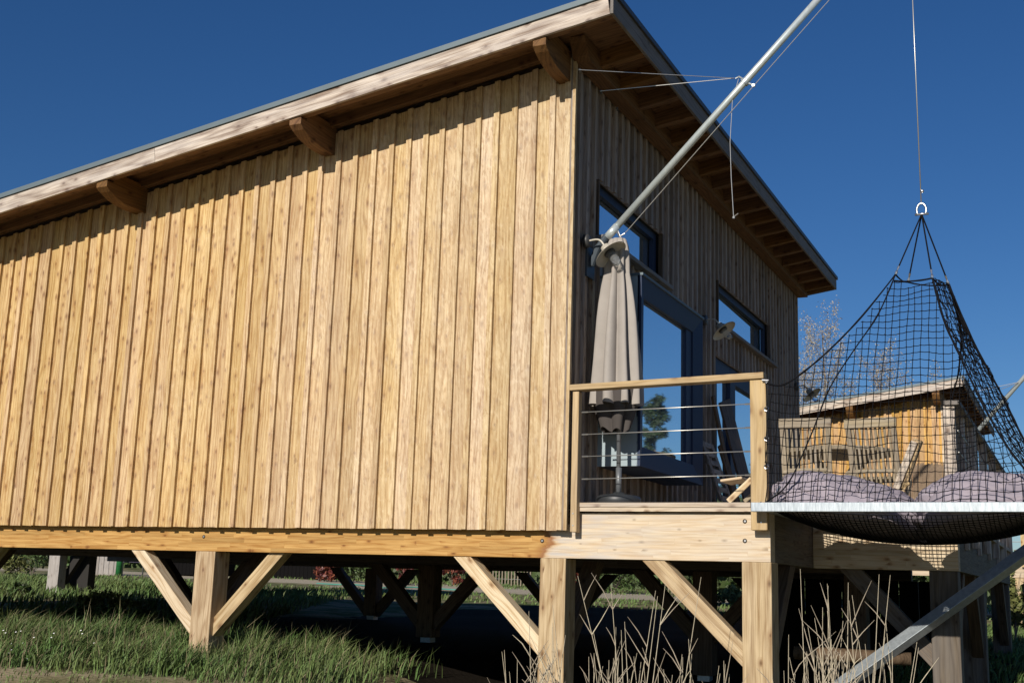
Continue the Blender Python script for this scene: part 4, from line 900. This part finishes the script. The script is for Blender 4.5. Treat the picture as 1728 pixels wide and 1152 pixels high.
# ------------------------------------------------------------------ cabin far left, its pile and brace seen below the beam
fc = V((at(85, 1000, 1, 60).x - 0.3, 60, 0.0))
f = thing('far_cabin', (fc.x, 60, 0), 'grey timber cabin far behind on stilts, only its lit pile showing under the beam', 'cabin')
gz_ = zg(fc.x, 60)
zb_ = at(90, 929, 1, 60).z
box('pile', at(77, 1000, 1, 60).x, at(95, 1000, 1, 60).x, 60, 61.2, at(77, 1002, 1, 60).z, zb_, M['oldfence'], f)
box('pile', at(77, 1000, 1, 60).x + 0.3, at(110, 1000, 1, 60).x + 0.4, 63, 64.2, at(77, 1002, 1, 60).z, zb_, M['dark'], f)
bar('brace', at(104, 985, 1, 62), at(142, 928, 1, 62), 0.7, 0.8, M['dark'], f)
box('ring_beam', at(74, 1000, 1, 60).x, -74, 59.9, 60.7, zb_ + 0.003, zb_ + 1.9, M['fascia'], f)
box('wall', at(74, 1000, 1, 60).x, -74, 60.8, 90, zb_ + 1.2, zb_ + 18, M['oldfence'], f)
box('roof', at(74, 1000, 1, 60).x - 2, -72, 59, 92, zb_ + 18.01, zb_ + 19, M['roofing'], f)

# ------------------------------------------------------------------ what shows beneath the cabin, beyond its shadow
def ground_at(px, yy): q = at(px, 980, 1, yy); return V((q.x, yy, zg(q.x, yy)))
# silvered plank fence
t = thing('plank_fence', ground_at(155, 150), 'weathered grey plank fence far under the cabin beside a green post', 'fence')
for k in range(9):
    a = ground_at(122 + k * 8.5, 150); b = ground_at(122 + k * 8.5 + 7.8, 150); box('plank', a.x, b.x, 150, 150.3, a.z - 0.3, at(150, 918, 1, 150).z + random.uniform(-0.6, 0.3), M['oldfence'], t, axis=2)
gp = ground_at(199, 146); mb = MB(); mb.tube([gp, gp + V((0, 0, 8.5))], 0.65, 14); tag(mb.build('green_post', 'greenpaint', None, world=gp, smooth=True), 'round green painted post in the grass beyond the cabin', 'post')
sg = ground_at(222, 148); t = thing('notice_board', sg, 'dark notice board with white lettering on a frame beyond the cabin', 'sign')
a, b = at(206, 948, 1, 148), at(244, 930, 1, 148); box('board', a.x, b.x, 148, 148.2, a.z, b.z + 1, M['signboard'], t)
for k in range(3): box('lettering', a.x + 0.5, a.x + (2.2 if k < 2 else 1.4), 147.96, 147.99, b.z - 0.1 - k * 0.42, b.z + 0.12 - k * 0.42, M['white'], t)
for s in (a.x + 0.1, b.x - 0.2): box('leg', s, s + 0.2, 148, 148.2, zg(s, 148), a.z, M['darkmetal'], t)
# black shed
a, b = ground_at(250, 170), ground_at(338, 170); sh_ = thing('black_shed', a, 'low black boarded shed behind the gravel path', 'shed')
zt_ = at(300, 915, 1, 170).z; n_ = 14
for k in range(n_): xa = a.x + (b.x - a.x) * k / n_; box('wall_board', xa, xa + (b.x - a.x) / n_ - 0.06, 170, 170.3, a.z, zt_, M['blackwood'], sh_, axis=2)
box('wall', a.x, b.x, 170.32, 182, a.z, zt_, M['blackwood'], sh_); box('roof', a.x - 1, b.x + 1, 169, 183, zt_ + 0.01, zt_ + 0.6, M['roofing'], sh_)
a, b = ground_at(440, 176), ground_at(545, 176); sh_ = thing('black_shed', a, 'black boarded shed beside the red leaved shrub, seen between the piles', 'shed')
for k in range(16): xa = a.x + (b.x - a.x) * k / 16; box('wall_board', xa, xa + (b.x - a.x) / 16 - 0.06, 176, 176.3, a.z, a.z + 9, M['blackwood'], sh_, axis=2)
box('wall', a.x, b.x, 176.32, 188, a.z, a.z + 9, M['blackwood'], sh_); box('roof', a.x - 1, b.x + 1, 175, 189, a.z + 9.01, a.z + 9.6, M['roofing'], sh_)
# chestnut paling
def paling(label, px0, px1, yy, ztop):
    t = thing('picket_fence', ground_at((px0 + px1) / 2, yy), label, 'fence', 'split chestnut palings')
    xa, xb = ground_at(px0, yy).x, ground_at(px1, yy).x; n = int((xb - xa) / 0.75); sh = None
    for k in range(n):
        x = xa + (xb - xa) * k / n; mb = MB(); h = ztop + random.uniform(-0.4, 0.3); mb.box(-0.14, 0.14, 0, 0.12, 0, h); o = mb.build('picket', 'chestnut', t, world=WP[t.name]); z_ = zg(x, yy)
        for v_ in o.data.vertices: v_.co += V((x, yy, z_)) * U
    mb = MB()
    for f_ in (0.3, 0.75): mb.tube([(xa, yy - 0.05, zg(xa, yy) + ztop * f_), (xb, yy - 0.05, zg(xb, yy) + ztop * f_)], 0.04, 4)
    mb.build('fence_wire', 'cable', t)
paling('pale split paling fence by the path, left of the heavy corner pile', 816, 900, 205, 5.0)
paling('short stretch of split palings seen behind the rear brace, nearer the right piles', 1128, 1152, 200, 5.2)
# garden hose lying across the gravel
hp = [ground_at(px, yy) + V((0, 0, 0.15)) for px, yy in ((535, 150), (570, 146), (600, 149), (640, 141), (670, 146), (690, 150), (720, 152), (770, 149), (800, 155))]
mb = MB(); mb.tube(spline(hp, 5), 0.13, 6); tag(mb.build('garden_hose', 'hose', None, world=hp[0]), 'thin green garden hose snaking over the gravel behind the cabin', 'hose')

# ------------------------------------------------------------------ plants
def bush(name, label, cat, c, r, n, size, lm, group=None, stems=6, clumps=9):
    t = thing(name, c, label, cat, group); c = V(c)
    mb = MB()
    for k in range(stems):
        a = random.random() * 6.28; p = c + V((math.cos(a) * r[0] * 0.6, math.sin(a) * r[1] * 0.6, r[2] * random.uniform(1.0, 1.7)))
        mb.tube([c + V((0, 0, -0.3)), c.lerp(p, 0.5) + V((random.uniform(-.2, .2) * r[0], 0, 0.1 * r[2])), p], [0.035 * r[2] ** 0.5, 0.02 * r[2] ** 0.5, 0.01], 5)
    mb.build('stem', 'bark', t)
    cl = []
    for k in range(clumps):
        while True:
            q = V((random.uniform(-1, 1), random.uniform(-1, 1), random.uniform(-1, 1)))
            if q.length < 1: break
        cl.append((c + V((q.x * r[0] * 0.75, q.y * r[1] * 0.75, r[2] + q.z * r[2] * 0.75)), random.uniform(0.28, 0.5)))
    lf = MB()
    for k in range(n):
        cc, s_ = random.choice(cl); d = V((random.gauss(0, 1), random.gauss(0, 1), random.gauss(0, 1))).normalized() * random.random() ** 0.4 * s_
        p = cc + V((d.x * r[0], d.y * r[1], d.z * r[2])); p.z = max(p.z, c.z); lf.leaf(p, size * random.uniform(0.6, 1.3))
    tag(lf.build('foliage', lm, t), kind='stuff'); return t
def gp_(px, yy, dz=0): q = ground_at(px, yy); q.z += dz; return q
bush('red_leaf_shrub', 'red leaved shrub beside the black shed, nearest the left piles', 'shrub', gp_(552, 165), (3.6, 3, 3.2), 700, 0.5, 'leafred', 'red leaved shrubs')
bush('red_leaf_shrub', 'round red leaved shrub framed by two dark braces', 'shrub', gp_(682, 168), (3.4, 3, 3.0), 700, 0.5, 'leafred', 'red leaved shrubs')
bush('red_leaf_shrub', 'red leaved shrub just left of the palings and behind the pale brace', 'shrub', gp_(765, 185), (4.4, 3, 3.4), 800, 0.5, 'leafred', 'red leaved shrubs')
bush('red_leaf_shrub', 'red and brown shrub directly right of the corner pile', 'shrub', gp_(975, 185), (4.0, 3, 3.4), 800, 0.5, 'leafred', 'red leaved shrubs')
bush('green_shrub', 'green shrub with bare twigs between the first red shrub and the gravel', 'shrub', gp_(588, 168), (4.2, 3, 3.4), 700, 0.45, 'leaf', 'green shrubs')
bush('green_shrub', 'dark broad shrub behind the corner brace, against the hedge', 'shrub', gp_(1035, 178), (5.4, 3, 3.2), 1200, 0.4, 'leaf', 'green shrubs')
bush('green_shrub', 'bright green bush seen just left of the right corner pile', 'shrub', gp_(1238, 95), (2.6, 2.2, 2.0), 900, 0.3, 'leafyellow', 'green shrubs')
bush('green_shrub', 'sunny yellow green bush at the far left under the beam', 'shrub', gp_(12, 125), (9, 5, 4.5), 2600, 0.42, 'leafyellow', 'green shrubs', clumps=16)
bush('green_shrub', 'tall green bush left of the grey lit pile', 'shrub', gp_(52, 118), (5, 4, 4.2), 1600, 0.4, 'leaf', 'green shrubs', clumps=12)
bush('broad_leaf_plant', 'broad leaved weed in front of the grey lit pile', 'plant', gp_(40, 45), (1.5, 1.2, 0.9), 260, 0.32, 'leaf', 'weeds by the left pile', clumps=5)
bush('broad_leaf_plant', 'leafy weed under the beam left of the first brace', 'plant', gp_(150, 22, -0.1), (2.6, 1.8, 0.8), 900, 0.2, 'leaf', 'weeds by the left pile', clumps=7)
bush('broad_leaf_plant', 'clump of round leaved weeds behind the first pale brace', 'plant', gp_(215, 20, -0.1), (2.6, 1.8, 0.8), 900, 0.22, 'leaf', 'weeds by the left pile', clumps=7)
bush('broad_leaf_plant', 'sprawling bright weed between the green post and the brace', 'plant', gp_(180, 30, -0.1), (3.2, 2.6, 1.0), 1300, 0.2, 'leafyellow', 'weeds by the left pile', clumps=7)
bush('dry_leaf_plant', 'yellowing leafy plant at the right edge below the far deck', 'plant', at(1712, 1045, 1, 60) + V((0, 0, -1.2)), (1.6, 1.5, 3.1), 800, 0.32, 'leafyellow', None, clumps=9)

# dark hedge closing the garden, one mass
hd = MB()
for k in range(9000):
    x = random.uniform(-330, 60); y = 225 + random.uniform(-4, 5); z = zg(x, y) + random.uniform(0, 1) ** 0.8 * (12 + 5 * mnoise.noise(V((x * 0.05, 0, 2)))); hd.leaf((x, y, z), random.uniform(0.8, 1.8))
hd.box(-340, 70, 226.5, 229, -12, 7)
tag(hd.build('hedge', 'leaf', None, world=(-130, 225, -3)), 'long dark hedge closing the garden behind the palings', 'hedge', kind='stuff')

# slender trees with pale autumn leaves behind the far cabin
def slim_tree(label, px, yy, ztop, spread, n, seed, group='pale leaved trees behind the far cabin'):
    random.seed(seed); b = ground_at(px, yy); t = thing('poplar_tree', b, label, 'tree', group); H = ztop - b.z
    tips = []; mb = MB()
    trunk = [b + V((random.uniform(-.02, .02) * H * f, random.uniform(-.02, .02) * H * f, H * f)) for f in (0, .2, .4, .6, .8, 1)]
    mb.tube(trunk, [0.55 * (1 - f) + 0.07 for f in (0, .2, .4, .6, .8, 1)], 7)
    tr = mb.build('trunk', 'bark', t); mb = MB()
    def grow(p, d, l, r, lev):
        pts = [p]; q = V(p)
        for k in range(4):
            d = (d + V((random.uniform(-.15, .15), random.uniform(-.15, .15), 0.13))).normalized(); q = q + d * l / 4; pts.append(q.copy())
        mb.tube(pts, [r, r * .8, r * .6, r * .45, r * .25], 4, cap=False)
        if lev < 2:
            for k in range(5):
                o = pts[1 + k % 4]; dd = (d + V((random.uniform(-.9, .9), random.uniform(-.9, .9), random.uniform(-.1, .6)))).normalized(); grow(o, dd, l * random.uniform(.35, .6), r * .5, lev + 1)
        tips.extend(pts[1:])
    for k in range(24):
        f = 0.18 + 0.78 * k / 24; p = b + V((0, 0, H * f)); a = k * 2.4 + random.random()
        grow(p, V((math.cos(a) * 0.75, math.sin(a) * 0.75, 0.75)).normalized(), spread * (1.05 - f * 0.62), 0.16 * (1.2 - f), 0)
    tag(mb.build('branch', 'bark', t), kind='stuff')
    lf = MB()
    for k in range(n):
        p = random.choice(tips); lf.leaf(p + V((random.gauss(0, .5), random.gauss(0, .5), random.gauss(0, .5))), random.uniform(0.14, 0.27))
    tag(lf.build('crown', 'leaftan', t), kind='stuff')
slim_tree('tallest pale leaved tree, right beside the cabin wall end', 1396, 200, 52, 15, 9000, 4)
slim_tree('pale leaved tree behind the middle of the net', 1496, 205, 45, 14, 7000, 9)
slim_tree('lowest pale leaved tree behind the right end of the far roof', 1580, 210, 40, 13, 5000, 14)
slim_tree('pale leaved tree half hidden by the cabin wall end', 1352, 215, 45, 14, 5000, 21)
# pine standing out of the frame, mirrored in the box window
def pine(c, H, R, label):
    random.seed(33); t = thing('pine_tree', c, label, 'tree'); c = V(c); mb = MB()
    mb.tube([c, c + V((0, 0, H * 0.5)), c + V((0.5, 0.5, H * 0.92))], [1.2, 0.9, 0.3], 8); mb.build('trunk', 'bark', t)
    lf = MB()
    for k in range(34):
        f = random.uniform(0.35, 1.0); rr = R * (1.15 - f) ** 0.5 * random.random() ** 0.4; a = random.random() * 6.28
        cc = c + V((math.cos(a) * rr, math.sin(a) * rr, H * f)); s_ = R * random.uniform(0.22, 0.4)
        for q in range(130):
            d = V((random.gauss(0, 1), random.gauss(0, 1), random.gauss(0, 0.7))).normalized() * random.random() ** 0.4 * s_; lf.leaf(cc + d, random.uniform(0.6, 1.1))
    tag(lf.build('crown', 'leafpine', t), kind='stuff')
random.seed(12)
h_ = at(1106, 735, 0, 1.8); dr = (h_ - CAM).normalized(); dr.x = -dr.x; pc = h_ + dr * 420
pine((pc.x, pc.y, zg(pc.x, pc.y)), h_.z + 420 * (dr.z + 0.035) - zg(pc.x, pc.y), 8.5, 'dark pine tree mirrored in the box window')

# grass: individual blades in one mass per patch
def blades(name, label, fn, n, m_, hmin, hmax, wd, lean=0.45, wind=(0.35, 0.1)):
    vs = []; fs = []
    for k in range(n):
        r = fn()
        if r is None: continue
        x, y, hs = r; h = random.uniform(hmin, hmax) * hs; a = random.random() * 6.283; z = zg(x, y) - 0.05
        dx, dy = math.cos(a) * wd * 0.5, math.sin(a) * wd * 0.5
        lx, ly = random.gauss(wind[0], lean) * h, random.gauss(wind[1], lean) * h; b = len(vs)
        vs += [(x - dx, y - dy, z), (x + dx, y + dy, z), (x - dx * .8 + lx * .25, y - dy * .8 + ly * .25, z + h * .55), (x + dx * .8 + lx * .25, y + dy * .8 + ly * .25, z + h * .55), (x + lx * .8, y + ly * .8, z + h * (1 - 0.25 * min(1, abs(lx) / h)))]
        fs += [(b, b + 1, b + 3, b + 2), (b + 2, b + 3, b + 4)]
    o = meshobj(name, vs, fs, m_, (0, 0, 0)); return tag(o, label, 'grass', kind='stuff')
def patchy(x, y, s=0.25, off=0): return 0.5 + 0.5 * mnoise.noise(V((x * s, y * s, off))) * 1.6
def f_mound():
    x = random.uniform(-46, 2); y = random.uniform(-9, 11)
    edge = -6.2 + 0.16 * (x + 30) if x < -12 else -3.3 + 0.5 * (x + 12) * 0.35
    if y < edge + 1.8 * mnoise.noise(V((x * 0.3, 0, 8))): return None
    if y > 4 and random.random() < (y - 4) / 8: return None
    if random.random() > patchy(x, y, 0.5) * 1.15 + 0.1: return None
    if y < edge + 2.2 and random.random() > 0.25 + 0.35 * (y - edge): return None
    if x > -19 and random.random() < (x + 19) / 9: return None
    if x > -11.5 + 2.2 * mnoise.noise(V((0, y * 0.5, 3))): return None
    return x, y, 0.35 + 0.95 * patchy(x, y, 0.45, 4) * (0.55 if y < edge + 1.5 else 1.0) * (0.62 if x < -30 and y < -3 else 1.0)
blades('tall_grass', 'tall green grass growing along the foot of the cabin', f_mound, 105000, 'grass', 0.5, 1.9, 0.065)
blades('dry_grass', 'dry straw coloured blades among the tall grass', f_mound, 11000, 'drygrass', 0.9, 2.3, 0.05, lean=0.3)
def f_short():
    x = random.uniform(-60, 30); y = random.uniform(-16, 0)
    if random.random() > patchy(x, y, 0.4, 12) * 0.9: return None
    return x, y, 1
blades('short_grass', 'short worn turf beside the track in front', f_short, 26000, 'grass', 0.12, 0.4, 0.06)
def f_left():
    y = random.uniform(8, 100); x = random.uniform(-150, -28 - (y - 8) * 0.5)
    if random.random() > patchy(x, y, 0.12, 6): return None
    return x, y, 1
blades('meadow_grass', 'rough meadow grass to the left behind the cabin', f_left, 36000, 'grass', 0.5, 1.4, 0.16)
def f_far():
    x = random.uniform(-150, 30); y = random.uniform(96, 215)
    if 132 < y < 168 or random.random() > patchy(x, y, 0.08, 9): return None
    return x, y, 1
blades('far_grass', 'low grass either side of the gravel path behind the cabin', f_far, 22000, 'grass', 0.3, 0.9, 0.22)
def f_right():
    x = random.uniform(9, 32); y = random.uniform(14, 90); return x, y, 1
blades('right_grass', 'sunlit grass to the right beyond the terrace', f_right, 16000, 'grass', 0.4, 1.0, 0.13)
# daisies
mb = MB()
for k in range(22):
    q = at(random.uniform(0, 60) if k < 16 else random.uniform(60, 190), random.uniform(1062, 1118), 1, -3.5 + random.uniform(-1, 1)); mb.lathe(q, (0.1, -0.6, 1), [(0, 0.0), (0.02, 0.045), (0.03, 0.0)], 6)
tag(mb.build('daisies', 'petal', None, world=at(25, 1085, 1, -3.5)), 'tiny white daisies in the grass at the left edge', 'flowers', kind='stuff')

# dry reed clumps in front of the piles
def reeds(label, px, pyb, yy, n, hmin, hmax, spread, seed, green=0):
    random.seed(seed); q = at(px, pyb, 1, yy); b = V((q.x, yy, zg(q.x, yy)))
    t = thing('dry_reed_clump', b, label, 'reeds', 'dry reed clumps')
    for k in range(n):
        mb = MB(); a = random.random() * 6.28; r0 = random.random() * spread * 0.35; p = b + V((math.cos(a) * r0 * 1.6, math.sin(a) * r0, -0.1))
        h = hmin + (hmax - hmin) * random.random() ** 2.3 - b.z; top = V((random.gauss(0, 0.16) * h * 0.5, random.gauss(0, 0.1) * h * 0.5, h)); bend = V((random.gauss(0, .9), random.gauss(0, .6), 0))
        pts = spline([p, p + top * 0.35 + bend * 0.3, p + top * 0.7 + bend * 0.15, p + top], 4)
        mb.tube(pts, [0.031 - 0.022 * i / (len(pts) - 1) for i in range(len(pts))], 4)
        for s_ in range(random.choice((0, 1, 1, 2, 3))):      # side shoots with a kink
            i = random.randint(4, len(pts) - 3); o = pts[i]; dd = V((random.choice((-1, 1)) * random.uniform(.3, .9), random.uniform(-.4, .4), random.uniform(.6, 1.2))).normalized(); L_ = random.uniform(0.6, 1.9)
            mb.tube([o, o + dd * L_ * 0.45 + V((0, 0, 0.08)), o + dd * L_ + V((0, 0, random.uniform(-0.1, 0.3)))], [0.026, 0.02, 0.007], 4)
        mb.build('stalk', 'reed', t)
    lt = MB()                       # broken stems and dead leaves tangled at the foot
    for k in range(n * 9):
        a = random.random() * 6.28; r0 = spread * (0.15 + 0.5 * random.random()); p = b + V((math.cos(a) * r0 * 1.3, math.sin(a) * r0, random.uniform(-0.1, 0.5 * (hmin - b.z))))
        d = V((random.gauss(0, .6), random.gauss(0, .5), random.uniform(0.2, 1.0))).normalized() * random.uniform(0.5, 1.7); m1 = p + d * 0.5 + V((0, 0, 0.12)); e = p + d + V((random.gauss(0, .15), 0, -0.12)); w_ = V((random.uniform(.01, .03), random.uniform(-.02, .02), 0))
        lt.add([p - w_, p + w_, m1 + w_, m1 - w_, e], [(0, 1, 2, 3), (3, 2, 4)])
    tag(lt.build('dead_leaves', 'reed', t), kind='stuff')
    for k in range(green):
        mb = MB(); a = random.random() * 6.28; p = b + V((random.gauss(0, .5), random.gauss(0, .3), random.uniform(0.4, 1.6)))
        d = V((math.cos(a), math.sin(a) * 0.5, 0)); L_ = random.uniform(0.9, 2.2); c0 = spline([p, p + d * L_ * .5 + V((0, 0, .55)), p + d * L_ + V((0, 0, .1))], 5); wv = V((0, 0.0, 1)).cross(d) * 0.09
        vs = []; 
        for i, q in enumerate(c0): f_ = 1 - abs(2 * i / (len(c0) - 1) - 0.7) ; vs += [q - wv * max(f_, .05), q + wv * max(f_, .05)]
        mb.add(vs, [(2 * i, 2 * i + 1, 2 * i + 3, 2 * i + 2) for i in range(len(c0) - 1)]); mb.build('leaf_blade', 'reedgreen', t)
def zat(px, py, yy): return at(px, py, 1, yy).z
reeds('dry reeds standing in front of the middle pile and its brace', 925, 1152, -3.0, 16, zat(900, 1130, -3), zat(900, 1010, -3), 1.5, 1)
reeds('thin dry reeds left of the middle pile', 872, 1152, -3.4, 5, zat(900, 1140, -3), zat(870, 1085, -3), 0.8, 2)
reeds('tall dry reeds fanning out below the corner brace, between the two piles', 1078, 1152, -4.0, 17, zat(1080, 1120, -4), zat(1080, 962, -4), 3.0, 3)
reeds('short dry reeds at the left of the tall middle clump', 1012, 1152, -3.8, 9, zat(1010, 1130, -4), zat(1010, 1040, -4), 1.6, 4)
reeds('short dry reeds at the foot of the right corner pile', 1150, 1152, -3.6, 6, zat(1150, 1140, -4), zat(1150, 1070, -4), 1.5, 5)
reeds('dry reeds against the right corner pile and brace end', 1222, 1152, -3.2, 6, zat(1220, 1130, -3), zat(1220, 1045, -3), 1.0, 6)
reeds('dense tall dry reeds right of the corner pile, below the steel frame', 1398, 1152, -3.6, 28, zat(1400, 1100, -4), zat(1400, 945, -4), 1.7, 7, green=9)
reeds('tall dry reeds crossing the diagonal steel strut', 1482, 1152, -3.2, 15, zat(1480, 1110, -3), zat(1500, 935, -3), 1.8, 8, green=8)
reeds('low dry reeds between the corner pile and the dense clump', 1345, 1152, -3.0, 9, zat(1345, 1140, -3), zat(1345, 1060, -3), 1.0, 9)
# log lying under the terrace
a, b = at(1340, 1100, 1, 8.6), at(1480, 1108, 1, 8.9); mb = MB(); mb.tube([a, a.lerp(b, .5), b + (b - a) * 0.4], [0.3, 0.31, 0.29], 16)
tag(mb.build('log', 'plank', None, world=a, smooth=True), 'cut log lying in the dark under the terrace', 'log')

# black boards added to stand for the deep shade under the terrace
us = thing('under_deck_shade_screen', (7, 38, -6), 'added black screen standing in for the deep shade under the terrace', 'boarding')
xa, xb = at(1268, 1000, 1, 38).x, 14.2
for k in range(12): xx = xa + (xb - xa) * k / 12; box('board', xx, xx + (xb - xa) / 12 - 0.05, 38, 38.15, zg(xx, 38) - 0.4, -1.3, M['blackwood'], us, axis=2)

# treeline beyond the plot to the right, outside the frame but mirrored low in the glass
tl = MB(); random.seed(77)
for k in range(9000):
    x = random.uniform(70, 420); y = 430 - 0.35 * x + random.uniform(-8, 8); zt_ = 34 + 12 * (0.5 + mnoise.noise(V((x * 0.03, 0, 7)))); tl.leaf((x, y, zg(x, y) + (zt_ - zg(x, y)) * random.random() ** 0.7), random.uniform(1.0, 2.2))
tl.add([(70, 407, -12), (420, 284, -12), (420, 284, 33), (70, 407, 33), (71, 409, -12), (421, 286, -12), (421, 286, 33), (71, 409, 33)], [(0, 1, 2, 3), (7, 6, 5, 4), (0, 4, 5, 1), (1, 5, 6, 2), (2, 6, 7, 3), (3, 7, 4, 0)])
tag(tl.build('treeline', 'leaf', None, world=(200, 350, -5)), 'dark tree belt mirrored low in the window glass', 'trees', kind='stuff')
